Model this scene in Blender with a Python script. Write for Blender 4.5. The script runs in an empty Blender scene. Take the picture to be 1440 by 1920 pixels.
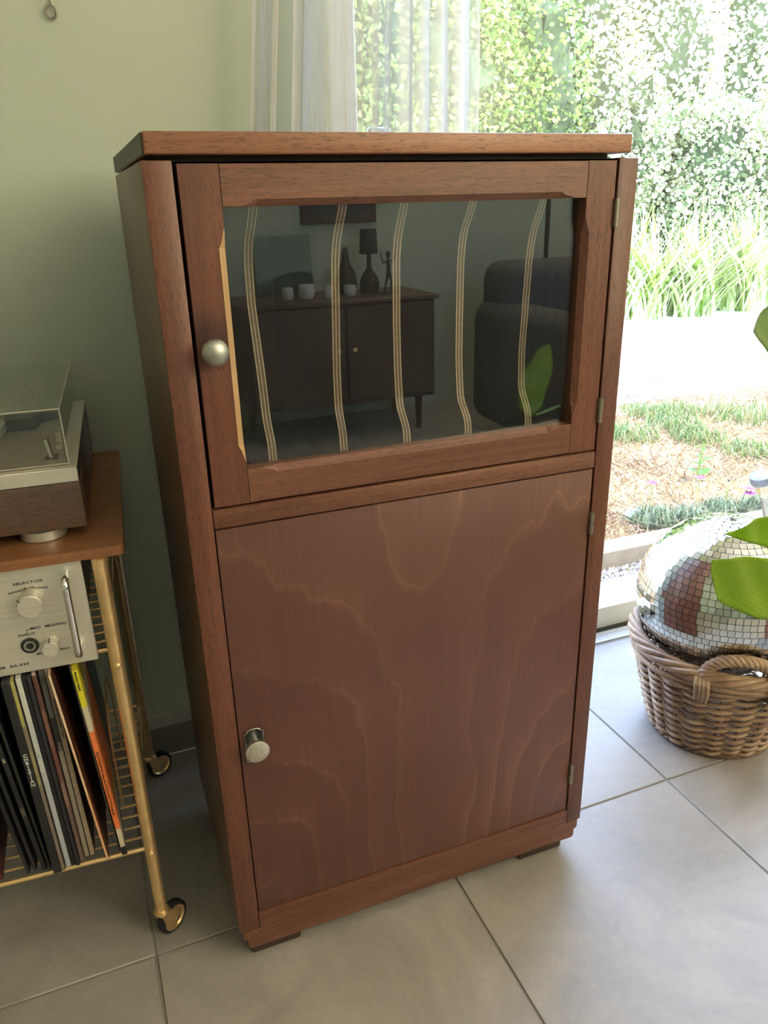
import bpy, bmesh, math, random
import numpy as np
from mathutils import Vector, Matrix, Euler
PI = math.pi; R = math.radians
random.seed(7); rng = np.random.default_rng(7)
scn = bpy.context.scene
C = scn.collection

# ---------------------------------------------------------------- camera
cam = bpy.data.objects.new('camera', bpy.data.cameras.new('camera')); C.objects.link(cam)
cam.data.sensor_fit = 'VERTICAL'; cam.data.sensor_height = 36.0
cam.data.lens = 1450.0/1920.0*36.0
cam.data.clip_start = 0.02; cam.data.clip_end = 200
c0 = Vector((0.93056, -0.36533, -0.02440)); c1 = Vector((0.33085, 0.86753, -0.37138)); c2 = Vector((0.15685, 0.33751, 0.92816))
m = Matrix.Identity(4)
for i in range(3):
    m[i][0] = c0[i]; m[i][1] = c2[i]; m[i][2] = -c1[i]
m.translation = (-0.0757, -0.7961, 0.9826)
cam.matrix_world = m
scn.camera = cam

# ---------------------------------------------------------------- world, sun, daylight, exposure
scn.view_settings.view_transform = 'Standard'; scn.view_settings.look = 'None'
scn.view_settings.gamma = 1.0; scn.view_settings.exposure = 0.0; scn.view_settings.use_curve_mapping = False
scn.cycles.use_denoising = True
scn.cycles.max_bounces = 10; scn.cycles.diffuse_bounces = 5; scn.cycles.glossy_bounces = 5
scn.cycles.transparent_max_bounces = 24; scn.cycles.transmission_bounces = 6
scn.cycles.sample_clamp_indirect = 6.0; scn.cycles.caustics_reflective = False; scn.cycles.caustics_refractive = False

w = bpy.data.worlds.new('sky'); scn.world = w; w.use_nodes = True
nt = w.node_tree; nt.nodes.clear()
bg = nt.nodes.new('ShaderNodeBackground'); wo = nt.nodes.new('ShaderNodeOutputWorld')
tc = nt.nodes.new('ShaderNodeTexCoord'); sep = nt.nodes.new('ShaderNodeSeparateXYZ'); cr = nt.nodes.new('ShaderNodeValToRGB')
nt.links.new(tc.outputs['Generated'], sep.inputs[0]); nt.links.new(sep.outputs[2], cr.inputs[0])
cr.color_ramp.elements[0].color = (0.66, 0.79, 1.0, 1); cr.color_ramp.elements[1].color = (0.42, 0.58, 1.0, 1)
nt.links.new(cr.outputs[0], bg.inputs[0]); bg.inputs[1].default_value = 13.5
nt.links.new(bg.outputs[0], wo.inputs[0])

def light(name, kind, energy, color, loc, direction, size=None, size_y=None, spread=None):
    l = bpy.data.lights.new(name, kind); l.energy = energy; l.color = color
    o = bpy.data.objects.new(name, l); C.objects.link(o); o.location = loc
    o.rotation_euler = Vector(direction).to_track_quat('-Z', 'Y').to_euler()
    if kind == 'AREA':
        l.shape = 'RECTANGLE'; l.size = size; l.size_y = size_y
        if spread: l.spread = spread
    if kind == 'SUN': l.angle = R(0.6)
    return o
light('sun', 'SUN', 12.0, (1.0, 0.95, 0.85), (4, 2, 6), (-0.50, 0.03, -0.84))
# portal at the garden door, then the floor lamp's upward light
pl_ = light('garden_daylight', 'AREA', 10.0, (1, 1, 1), (1.45, 0.535, 1.08), (0, -1, 0), 2.2, 2.15); pl_.data.cycles.is_portal = True
lmp = light('uplighter_light', 'AREA', 225.0, (1.0, 0.84, 0.68), (2.02, -2.45, 1.195), (0, 0, 1), 0.28, 0.28); lmp.data.shape = 'DISK'

# ---------------------------------------------------------------- node helpers
class NT:
    def __init__(s, name):
        s.m = bpy.data.materials.new(name); s.m.use_nodes = True; s.t = s.m.node_tree; s.t.nodes.clear()
        s.out = s.t.nodes.new('ShaderNodeOutputMaterial')
    def n(s, typ, ins=None, **kw):
        nd = s.t.nodes.new('ShaderNode'+typ)
        for k, v in kw.items(): setattr(nd, k, v)
        for k, v in (ins or {}).items():
            if isinstance(v, tuple) and len(v) == 2 and hasattr(v[0], 'outputs'): s.t.links.new(v[0].outputs[v[1]], nd.inputs[k])
            elif hasattr(v, 'outputs'): s.t.links.new(v.outputs[0], nd.inputs[k])
            else: nd.inputs[k].default_value = v
        return nd
    def ramp(s, fac, stops, interp='LINEAR'):
        r = s.n('ValToRGB', {0: fac}); cr = r.color_ramp; cr.interpolation = interp
        while len(cr.elements) > 1: cr.elements.remove(cr.elements[-1])
        cr.elements[0].position = stops[0][0]; cr.elements[0].color = col(stops[0][1])
        for p, c in stops[1:]:
            e = cr.elements.new(p); e.color = col(c)
        return r
    def math(s, op, a, b=None, c=None):
        d = {0: a}
        if b is not None: d[1] = b
        if c is not None: d[2] = c
        return s.n('Math', d, operation=op)
    def done(s, sh): s.t.links.new(sh.outputs[0], s.out.inputs[0]); return s.m
def col(c): return (c[0], c[1], c[2], 1.0) if not isinstance(c, (int, float)) else (c, c, c, 1.0)
def plain(name, c, rough=0.5, metal=0.0, var=0.08, scale=30.0, bump=0.0, spec=0.5, coat=0.0):
    t = NT(name); tc = t.n('TexCoord')
    nz = t.n('TexNoise', {'Vector': (tc, 3), 'Scale': scale, 'Detail': 4.0})
    rp = t.ramp(nz, [(0.25, tuple(x*(1-var) for x in c)), (0.75, tuple(min(1, x*(1+var)) for x in c))])
    b = t.n('BsdfPrincipled', {'Base Color': rp, 'Roughness': rough, 'Metallic': metal, 'Specular IOR Level': spec, 'Coat Weight': coat})
    if bump:
        bp = t.n('Bump', {'Height': nz, 'Strength': bump, 'Distance': 0.002}); t.t.links.new(bp.outputs[0], b.inputs['Normal'])
    return t.done(b)
def wood(name, dark, light_, axis='Z', rough=0.42, stain=None, pores=0.50, fine=170.0, spec=0.42, coat=0.08):
    """grain runs along the named local axis; every object shifts its own piece of timber"""
    t = NT(name); tc = t.n('TexCoord'); oi = t.n('ObjectInfo')
    off = t.n('VectorMath', {0: (tc, 3), 1: t.n('VectorMath', {0: (oi, 5), 'Scale': 13.7}, operation='SCALE')}, operation='ADD')
    def stretch(across, along):
        s = [across]*3; s['XYZ'.index(axis)] = along
        return t.n('Mapping', {'Vector': off, 'Scale': tuple(s)})
    broad = t.n('TexNoise', {'Vector': stretch(14, 1.6), 'Scale': 1.0, 'Detail': 5.0, 'Distortion': 0.6})
    grain = t.n('TexNoise', {'Vector': stretch(fine, 5.0), 'Scale': 1.0, 'Detail': 6.0, 'Roughness': 0.65, 'Distortion': 0.3})
    pore = t.n('TexNoise', {'Vector': stretch(900, 90), 'Scale': 1.0, 'Detail': 2.0})
    mix = t.math('ADD', t.math('MULTIPLY', broad, 0.5), t.math('MULTIPLY', grain, 0.5))
    base = t.ramp(mix, [(0.32, dark), (0.68, light_)])
    pr = t.ramp(pore, [(0.33, 1.0-pores), (0.46, 1.0)])
    c = t.n('Mix', {0: 1.0, 6: (base, 0), 7: (pr, 0)}, data_type='RGBA', blend_type='MULTIPLY')
    if stain:
        ds = t.n('VectorMath', {0: (tc, 3), 1: stain}, operation='DISTANCE')
        wob = t.math('ADD', (ds, 1), t.math('MULTIPLY', t.math('SUBTRACT', broad, 0.5), 0.02))
        c = t.n('Mix', {0: 1.0, 6: (c, 2), 7: (t.ramp(wob, [(0.012, (0.42, 0.40, 0.42)), (0.034, 1.0)]), 0)}, data_type='RGBA', blend_type='MULTIPLY')
    b = t.n('BsdfPrincipled', {'Base Color': (c, 2), 'Roughness': rough, 'Specular IOR Level': spec, 'Coat Weight': coat, 'Coat Roughness': 0.35})
    bp = t.n('Bump', {'Height': pr, 'Strength': 0.25, 'Distance': 0.0006}); t.t.links.new(bp.outputs[0], b.inputs['Normal'])
    return t.done(b)

M = {}
MH_D, MH_L = (0.066, 0.020, 0.012), (0.180, 0.064, 0.036)
M['wood_z'] = wood('mahogany_upright', MH_D, MH_L, 'Z')
M['wood_x'] = wood('mahogany_crosswise', (0.090, 0.031, 0.018), (0.225, 0.093, 0.052), 'X')
M['tawny'] = wood('pale_gold_edge', (0.26, 0.14, 0.055), (0.58, 0.37, 0.17), 'Z', rough=0.35, pores=0.1)  # pale golden wood for the left stile's chamfer
M['wood_knob'] = wood('mahogany_handled', MH_D, MH_L, 'Z', stain=(0.048, 0.0, 0.860))
M['wood_y'] = wood('mahogany_depthwise', MH_D, MH_L, 'Y')
M['side'] = wood('side_board', (0.085, 0.045, 0.026), (0.165, 0.092, 0.055), 'Z', rough=0.38)
M['slab_side'] = wood('top_board_wood', (0.165, 0.064, 0.033), (0.390, 0.180, 0.098), 'X', rough=0.4)
M['foot'] = wood('dark_foot_wood', (0.035, 0.020, 0.014), (0.075, 0.045, 0.032), 'X', rough=0.7)
M['walnut'] = wood('walnut', (0.060, 0.033, 0.022), (0.150, 0.085, 0.055), 'X', rough=0.45)
M['teak'] = wood('teak', (0.200, 0.080, 0.030), (0.330, 0.145, 0.060), 'X', rough=0.38, pores=0.2)
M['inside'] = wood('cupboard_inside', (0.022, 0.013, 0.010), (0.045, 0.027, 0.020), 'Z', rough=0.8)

def plywood_door():
    t = NT('plywood_flame'); tc = t.n('TexCoord'); sp = t.n('SeparateXYZ', {0: (tc, 3)})
    # local coords: x 0..0.4925, z 0..0.5655; nested arcs about both lower corners
    wn = t.n('TexNoise', {'Vector': t.n('Mapping', {'Vector': (tc, 3), 'Scale': (5.0, 1.0, 2.6)}), 'Scale': 1.0, 'Detail': 3.0})
    wv = t.math('MULTIPLY', t.math('SUBTRACT', wn, 0.5), 0.42)
    wn2 = t.n('TexNoise', {'Vector': t.n('Mapping', {'Vector': (tc, 3), 'Scale': (46.0, 1.0, 16.0)}), 'Scale': 1.0, 'Detail': 3.0})
    wv = t.math('ADD', wv, t.math('MULTIPLY', t.math('SUBTRACT', wn2, 0.5), 0.05))
    x = (sp, 0); z = t.math('ADD', (sp, 2), 0.09)
    xr = t.math('SUBTRACT', 0.515, x)
    u = t.math('SMOOTH_MIN', x, xr, 0.10)
    f = t.math('POWER', t.math('ADD', t.math('POWER', t.math('DIVIDE', u, 0.27), 3.6), t.math('POWER', t.math('DIVIDE', z, 0.74), 3.6)), 1/3.6)
    f = t.math('ADD', f, wv)
    ph = t.math('FRACT', t.math('MULTIPLY', f, 6.3))
    lines = t.ramp(ph, [(0.0, 0.62), (0.025, 1.0), (0.06, 0.5), (0.40, 0.26), (0.92, 0.05), (1.0, 0.62)])
    cl = t.n('TexNoise', {'Vector': (tc, 3), 'Scale': 4.5, 'Detail': 2.0})
    fg = t.n('TexNoise', {'Vector': t.n('Mapping', {'Vector': (tc, 3), 'Scale': (210.0, 30.0, 4.0)}), 'Scale': 1.0, 'Detail': 4.0})
    cl = t.n('TexNoise', {'Vector': (tc, 3), 'Scale': 4.5, 'Detail': 2.0})
    v = t.math('ADD', t.math('MULTIPLY', t.math('MULTIPLY', lines, t.ramp(cl, [(0.3, 0.45), (0.65, 1.0)])), 0.40), t.math('MULTIPLY', fg, 0.34))
    v = t.math('ADD', v, t.math('MULTIPLY', cl, 0.30))
    base = t.ramp(v, [(0.20, (0.084, 0.030, 0.021)), (0.45, (0.114, 0.043, 0.030)), (0.68, (0.160, 0.066, 0.045)), (0.90, (0.265, 0.124, 0.080))])
    rg = t.ramp(cl, [(0.3, 0.38), (0.7, 0.50)])
    b = t.n('BsdfPrincipled', {'Base Color': base, 'Roughness': rg, 'Specular IOR Level': 0.5, 'Coat Weight': 0.12, 'Coat Roughness': 0.4})
    return t.done(b)
M['ply'] = plywood_door()

def ply_edge():
    t = NT('plywood_edge'); tc = t.n('TexCoord'); sp = t.n('SeparateXYZ', {0: (tc, 3)})
    v = t.math('DIVIDE', t.math('ADD', (sp, 0), 0.0046), 0.0092)
    nz = t.n('TexNoise', {'Vector': t.n('Mapping', {'Vector': (tc, 3), 'Scale': (30, 30, 220)}), 'Scale': 1.0, 'Detail': 3.0})
    rp = t.ramp(v, [(0.0, (0.92, 0.64, 0.43)), (0.12, (0.20, 0.105, 0.068)), (0.45, (0.92, 0.64, 0.44)), (0.55, (0.19, 0.10, 0.064)), (0.88, (0.92, 0.65, 0.45))], 'CONSTANT')
    c = t.n('Mix', {0: 0.5, 6: (rp, 0), 7: (t.ramp(nz, [(0.3, 0.5), (0.7, 1.0)]), 0)}, data_type='RGBA', blend_type='MULTIPLY')
    g = t.n('NewGeometry'); sn = t.n('SeparateXYZ', {0: (g, 1)})
    fac = t.math('GREATER_THAN', t.math('ABSOLUTE', (sn, 0)), 0.7)
    c2_ = t.n('Mix', {0: fac, 6: (c, 2), 7: (0.05, 0.03, 0.022, 1)}, data_type='RGBA')
    return t.done(t.n('BsdfPrincipled', {'Base Color': (c2_, 2), 'Roughness': 0.5}))
M['ply_edge'] = ply_edge()

def fres(t, ior):
    # the Fresnel node turns the ratio over on back faces; turn it back so a thin pane never reflects totally
    g = t.n('NewGeometry')
    return t.n('Fresnel', {0: t.math('ADD', t.math('MULTIPLY', (g, 6), 1.0/ior-ior), ior)})
def glass(name, tint=(1, 1, 1), rough=0.0, boost=1.0, ior=1.5):
    t = NT(name); fr = fres(t, ior)
    f = t.math('MULTIPLY', fr, boost); f.use_clamp = True
    tr = t.n('BsdfTransparent', {0: col(tint)}); gl = t.n('BsdfGlossy', {'Color': (1, 1, 1, 1), 'Roughness': rough})
    return t.done(t.n('MixShader', {0: f, 1: tr, 2: gl}))
def hazy_glass():
    t = NT('cabinet_glass'); f = t.math('MULTIPLY', fres(t, 1.5), 1.7); f.use_clamp = True
    nz = t.n('TexNoise', {'Vector': (t.n('TexCoord'), 3), 'Scale': 9.0, 'Detail': 3.0})
    tr = t.n('BsdfTransparent', {0: (0.90, 0.93, 0.91, 1)}); df = t.n('BsdfDiffuse', {0: (0.7, 0.75, 0.75, 1)})
    a = t.n('MixShader', {0: t.math('MULTIPLY', nz, 0.020), 1: tr, 2: df})  # brighter reflection put into the pane as pale diffuse haze
    return t.done(t.n('MixShader', {0: f, 1: a, 2: t.n('BsdfGlossy', {'Color': (1, 1, 1, 1), 'Roughness': 0.0})}))
M['cabinet_glass'] = hazy_glass()
M['window_glass'] = glass('window_glass', (0.97, 0.98, 0.97), 0.0, 1.0)
def acrylic():
    t = NT('smoky_acrylic'); fr = fres(t, 1.49)
    f = t.math('ADD', t.math('MULTIPLY', fr, 1.3), 0.02); f.use_clamp = True
    tr = t.n('BsdfTransparent', {0: (0.90, 0.90, 0.86, 1)}); gl = t.n('BsdfGlossy', {'Color': (1, 1, 1, 1), 'Roughness': 0.02})
    return t.done(t.n('MixShader', {0: f, 1: tr, 2: gl}))
M['acrylic'] = acrylic()
M['acrylic_glint'] = plain('acrylic_glint', (0.55, 0.52, 0.42), 0.15)

def brushed(name, c, axis='X', rough=0.32):
    t = NT(name); tc = t.n('TexCoord'); s = [900.0]*3; s['XYZ'.index(axis)] = 6.0
    nz = t.n('TexNoise', {'Vector': t.n('Mapping', {'Vector': (tc, 3), 'Scale': tuple(s)}), 'Scale': 1.0, 'Detail': 3.0})
    rp = t.ramp(nz, [(0.3, tuple(x*0.9 for x in c)), (0.7, tuple(min(1, x*1.06) for x in c))])
    return t.done(t.n('BsdfPrincipled', {'Base Color': rp, 'Metallic': 0.7, 'Roughness': rough}))
M['alu'] = brushed('brushed_aluminium', (0.80, 0.75, 0.66), 'X', 0.42)
M['deck'] = brushed('brushed_deck', (0.50, 0.44, 0.39), 'X', 0.45)
M['chrome'] = plain('chrome', (0.85, 0.84, 0.82), 0.12, 1.0, 0.05)
M['steel'] = plain('worn_steel', (0.46, 0.46, 0.40), 0.42, 1.0, 0.12, 160, 0.1)
M['nickel'] = plain('dull_nickel', (0.70, 0.66, 0.56), 0.38, 1.0, 0.15, 220, 0.2)
M['hinge'] = plain('hinge_metal', (0.30, 0.27, 0.21), 0.4, 0.9, 0.2, 300)
M['plate'] = plain('blackened_plate', (0.10, 0.11, 0.12), 0.22, 0.9, 0.3, 120)
M['brass'] = plain('brass', (0.86, 0.60, 0.30), 0.36, 0.8, 0.12, 60)
M['brass_dark'] = plain('dull_brass', (0.48, 0.34, 0.17), 0.45, 0.8, 0.15, 60)
M['black'] = plain('black_plastic', (0.015, 0.015, 0.016), 0.4)
M['rubber'] = plain('black_rubber', (0.012, 0.013, 0.016), 0.6)
M['lettering'] = plain('black_lettering', (0.02, 0.018, 0.016), 0.6, 0, 0.0)
M['white_pvc'] = plain('white_window_frame', (0.72, 0.72, 0.66), 0.35, 0, 0.03, 12)
M['sill'] = plain('pale_stone_sill', (0.66, 0.62, 0.54), 0.7, 0, 0.08, 40, 0.1)
M['threshold'] = plain('threshold_metal', (0.62, 0.64, 0.66), 0.35, 0.5, 0.04, 40)
M['dark_gap'] = plain('dark_seal', (0.03, 0.035, 0.03), 0.7)
M['ceiling'] = plain('ceiling_paint', (0.75, 0.74, 0.70), 0.9, 0, 0.02, 3)
M['concrete'] = plain('kerb_concrete', (0.20, 0.165, 0.13), 0.9, 0, 0.22, 28, 0.5)

def wallpaint():
    t = NT('sage_green_paint'); g = t.n('NewGeometry')
    nz = t.n('TexNoise', {'Vector': (g, 0), 'Scale': 420.0, 'Detail': 2.0})
    n2 = t.n('TexNoise', {'Vector': (g, 0), 'Scale': 1.5, 'Detail': 2.0})
    rp = t.ramp(n2, [(0.3, (0.470, 0.515, 0.415)), (0.7, (0.495, 0.540, 0.435))])
    b = t.n('BsdfPrincipled', {'Base Color': rp, 'Roughness': 0.75, 'Specular IOR Level': 0.25})
    bp = t.n('Bump', {'Height': nz, 'Strength': 0.08, 'Distance': 0.0006}); t.t.links.new(bp.outputs[0], b.inputs['Normal'])
    return t.done(b)
M['wall'] = wallpaint()
def tilemat(name='stoneware_tile'):
    t = NT(name); g = t.n('NewGeometry'); oi = t.n('ObjectInfo')
    p = t.n('VectorMath', {0: (g, 0), 1: t.n('VectorMath', {0: (oi, 5), 'Scale': 31.0}, operation='SCALE')}, operation='ADD')
    a = t.n('TexNoise', {'Vector': p, 'Scale': 5.0, 'Detail': 9.0, 'Roughness': 0.62, 'Distortion': 1.2})
    b_ = t.n('TexNoise', {'Vector': p, 'Scale': 95.0, 'Detail': 4.0, 'Roughness': 0.7})
    v = t.math('ADD', t.math('MULTIPLY', a, 0.8), t.math('MULTIPLY', b_, 0.2))
    rp = t.ramp(v, [(0.30, (0.228, 0.206, 0.182)), (0.50, (0.292, 0.264, 0.234)), (0.62, (0.334, 0.302, 0.266)), (0.72, (0.390, 0.350, 0.305))])
    rr = t.ramp(a, [(0.3, 0.40), (0.7, 0.52)])
    b = t.n('BsdfPrincipled', {'Base Color': rp, 'Roughness': rr, 'Specular IOR Level': 0.55})
    bp = t.n('Bump', {'Height': v, 'Strength': 0.12, 'Distance': 0.001}); t.t.links.new(bp.outputs[0], b.inputs['Normal'])
    return t.done(b)
M['tile'] = tilemat()
M['grout'] = plain('grout', (0.22, 0.205, 0.17), 0.9, 0, 0.1, 90)
M['skirting'] = plain('skirting_tile', (0.225, 0.215, 0.195), 0.5, 0, 0.12, 9)
M['skirting_top'] = plain('skirting_ledge', (0.42, 0.41, 0.36), 0.7, 0, 0.1, 20)

def sheer():
    t = NT('sheer_voile'); tc = t.n('TexCoord')
    wv = t.n('TexNoise', {'Vector': t.n('Mapping', {'Vector': (tc, 3), 'Scale': (260, 260, 14)}), 'Scale': 1.0, 'Detail': 3.0})
    lw = t.n('LayerWeight', {0: 0.42})
    a = t.math('ADD', t.math('MULTIPLY', (lw, 1), 0.80), 0.42)
    a = t.math('ADD', a, t.math('MULTIPLY', t.math('SUBTRACT', wv, 0.5), 0.25)); a.use_clamp = True
    df = t.n('BsdfDiffuse', {0: (0.80, 0.78, 0.74, 1)}); tl = t.n('BsdfTranslucent', {0: (0.46, 0.45, 0.40, 1)})
    cl = t.n('MixShader', {0: 0.45, 1: df, 2: tl}); tr = t.n('BsdfTransparent', {0: (1, 1, 1, 1)})
    return t.done(t.n('MixShader', {0: a, 1: tr, 2: cl}))
M['sheer'] = sheer()

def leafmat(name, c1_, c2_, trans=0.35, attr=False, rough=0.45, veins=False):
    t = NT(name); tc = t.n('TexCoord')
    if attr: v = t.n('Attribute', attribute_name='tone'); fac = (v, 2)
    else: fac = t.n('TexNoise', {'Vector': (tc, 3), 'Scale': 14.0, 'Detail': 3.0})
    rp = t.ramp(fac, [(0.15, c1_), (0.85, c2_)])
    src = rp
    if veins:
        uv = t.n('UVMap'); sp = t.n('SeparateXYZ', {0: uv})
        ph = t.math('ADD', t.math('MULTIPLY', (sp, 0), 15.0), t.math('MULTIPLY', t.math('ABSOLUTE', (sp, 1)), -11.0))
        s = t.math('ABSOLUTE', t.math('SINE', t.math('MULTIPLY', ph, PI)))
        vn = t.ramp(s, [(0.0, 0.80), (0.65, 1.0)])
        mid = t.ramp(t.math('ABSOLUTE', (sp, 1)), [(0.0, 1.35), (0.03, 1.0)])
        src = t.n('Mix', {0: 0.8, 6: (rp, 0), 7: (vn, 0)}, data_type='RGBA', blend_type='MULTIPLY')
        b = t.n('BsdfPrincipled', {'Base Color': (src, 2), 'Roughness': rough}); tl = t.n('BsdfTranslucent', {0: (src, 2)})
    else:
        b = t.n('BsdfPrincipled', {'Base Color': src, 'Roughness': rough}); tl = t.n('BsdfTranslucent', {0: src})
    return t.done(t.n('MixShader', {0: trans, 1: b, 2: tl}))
M['lime_leaf'] = leafmat('lime_leaf', (0.22, 0.34, 0.015), (0.30, 0.43, 0.025), 0.45, rough=0.38, veins=True)
M['pale_leaf'] = leafmat('pale_leaf', (0.24, 0.33, 0.12), (0.34, 0.43, 0.17), 0.45, veins=True)
M['stem'] = plain('leaf_stem', (0.22, 0.36, 0.06), 0.5)
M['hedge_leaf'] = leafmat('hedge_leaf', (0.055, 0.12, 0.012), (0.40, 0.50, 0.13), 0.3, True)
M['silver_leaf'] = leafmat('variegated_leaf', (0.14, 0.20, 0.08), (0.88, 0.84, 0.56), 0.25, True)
M['bright_leaf'] = leafmat('sunlit_leaf', (0.55, 0.62, 0.30), (0.90, 0.92, 0.72), 0.35, True)  # near-white leaf colour carries the overexposed sunlight
M['blade_leaf'] = leafmat('lance_leaf', (0.22, 0.33, 0.05), (0.95, 0.98, 0.66), 0.35, True)
M['hull'] = plain('leaf_gap_shade', (0.040, 0.062, 0.022), 0.95, 0, 0.6, 12)  # shade between the leaves, put into the colour of dark inner lumps
M['dry_blade'] = leafmat('dry_blade', (0.17, 0.085, 0.035), (0.62, 0.46, 0.25), 0.2, True)
M['green_blade'] = leafmat('green_blade', (0.07, 0.14, 0.03), (0.28, 0.34, 0.11), 0.3, True)
M['grey_blade'] = leafmat('grey_green_blade', (0.035, 0.070, 0.026), (0.24, 0.30, 0.16), 0.25, True)
M['weed'] = leafmat('weed_leaf', (0.06, 0.18, 0.012), (0.13, 0.30, 0.03), 0.35)
M['petal'] = plain('magenta_petal', (0.30, 0.02, 0.21), 0.6, 0, 0.15)
M['bark'] = plain('bark', (0.12, 0.08, 0.05), 0.9, 0, 0.3, 40, 0.6)
def lawnmat():
    t = NT('dry_lawn'); g = t.n('NewGeometry')
    a = t.n('TexNoise', {'Vector': (g, 0), 'Scale': 2.2, 'Detail': 6.0}); b_ = t.n('TexNoise', {'Vector': (g, 0), 'Scale': 60.0, 'Detail': 4.0})
    v = t.math('ADD', t.math('MULTIPLY', a, 0.5), t.math('MULTIPLY', b_, 0.5))
    rp = t.ramp(v, [(0.36, (0.085, 0.048, 0.022)), (0.5, (0.18, 0.12, 0.062)), (0.64, (0.34, 0.26, 0.15))])
    return t.done(t.n('BsdfPrincipled', {'Base Color': rp, 'Roughness': 0.95}))
M['lawn'] = lawnmat()
M['pale_path'] = plain('pale_ground', (0.80, 0.76, 0.66), 0.9, 0, 0.08, 30)
def pebble():
    t = NT('pebbles'); v = t.n('Attribute', attribute_name='tone')
    rp = t.ramp((v, 2), [(0.1, (0.16, 0.15, 0.15)), (0.5, (0.38, 0.36, 0.35)), (0.9, (0.70, 0.64, 0.60))])
    return t.done(t.n('BsdfPrincipled', {'Base Color': rp, 'Roughness': 0.8}))
M['pebble'] = pebble()
def wicker():
    t = NT('willow'); tc = t.n('TexCoord'); oi = t.n('ObjectInfo')
    nz = t.n('TexNoise', {'Vector': (tc, 3), 'Scale': 26.0, 'Detail': 4.0})
    n2 = t.n('TexNoise', {'Vector': (tc, 3), 'Scale': 240.0, 'Detail': 2.0})
    v = t.math('ADD', t.math('MULTIPLY', nz, 0.75), t.math('MULTIPLY', n2, 0.25))
    v = t.math('ADD', v, t.math('MULTIPLY', t.math('SUBTRACT', (oi, 5), 0.5), 0.22))
    rp = t.ramp(v, [(0.30, (0.150, 0.085, 0.052)), (0.50, (0.300, 0.185, 0.110)), (0.70, (0.440, 0.310, 0.185))])
    b = t.n('BsdfPrincipled', {'Base Color': rp, 'Roughness': 0.5})
    bp = t.n('Bump', {'Height': n2, 'Strength': 0.2, 'Distance': 0.001}); t.t.links.new(bp.outputs[0], b.inputs['Normal'])
    return t.done(b)
M['wicker'] = wicker()
M['mirror'] = plain('mirror_glass', (0.70, 0.73, 0.70), 0.03, 1.0, 0.0)
M['ball_core'] = plain('ball_grout', (0.13, 0.13, 0.12), 0.6, 0.0, 0.1, 40)
M['sofa'] = plain('dark_grey_upholstery', (0.06, 0.065, 0.07), 0.9, 0, 0.15, 60, 0.3)
M['terracotta'] = plain('terracotta', (0.40, 0.16, 0.09), 0.8, 0, 0.12, 20)
M['ceramic'] = plain('pale_ceramic', (0.62, 0.60, 0.55), 0.35)
M['sideboard'] = wood('sideboard_wood', (0.060, 0.030, 0.018), (0.120, 0.062, 0.036), 'X', 0.5)
M['shade'] = plain('dark_lampshade', (0.045, 0.04, 0.04), 0.9)
M['bronze'] = plain('dark_bronze', (0.06, 0.045, 0.035), 0.45, 0.6)

# ---------------------------------------------------------------- mesh helpers
def link(name, me, mat=None, parent=None, loc=None, rot=None, smooth=False):
    o = bpy.data.objects.new(name, me); C.objects.link(o)
    if mat is not None and not me.materials: me.materials.append(mat)
    if parent: o.parent = parent
    if loc: o.location = loc
    if rot: o.rotation_euler = rot
    return o
def tag(o, label=None, cat=None, group=None, kind=None):
    if label: o['label'] = label
    if cat: o['category'] = cat
    if group: o['group'] = group
    if kind: o['kind'] = kind
    return o
def thing(name, label, cat, loc=(0, 0, 0), rz=0.0, group=None, rot=None):
    o = bpy.data.objects.new(name, None); C.objects.link(o); o.empty_display_size = 0.05
    o.location = loc; o.rotation_euler = rot or (0, 0, rz)
    return tag(o, label, cat, group)
def struct(o): o['kind'] = 'structure'; return o

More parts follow.
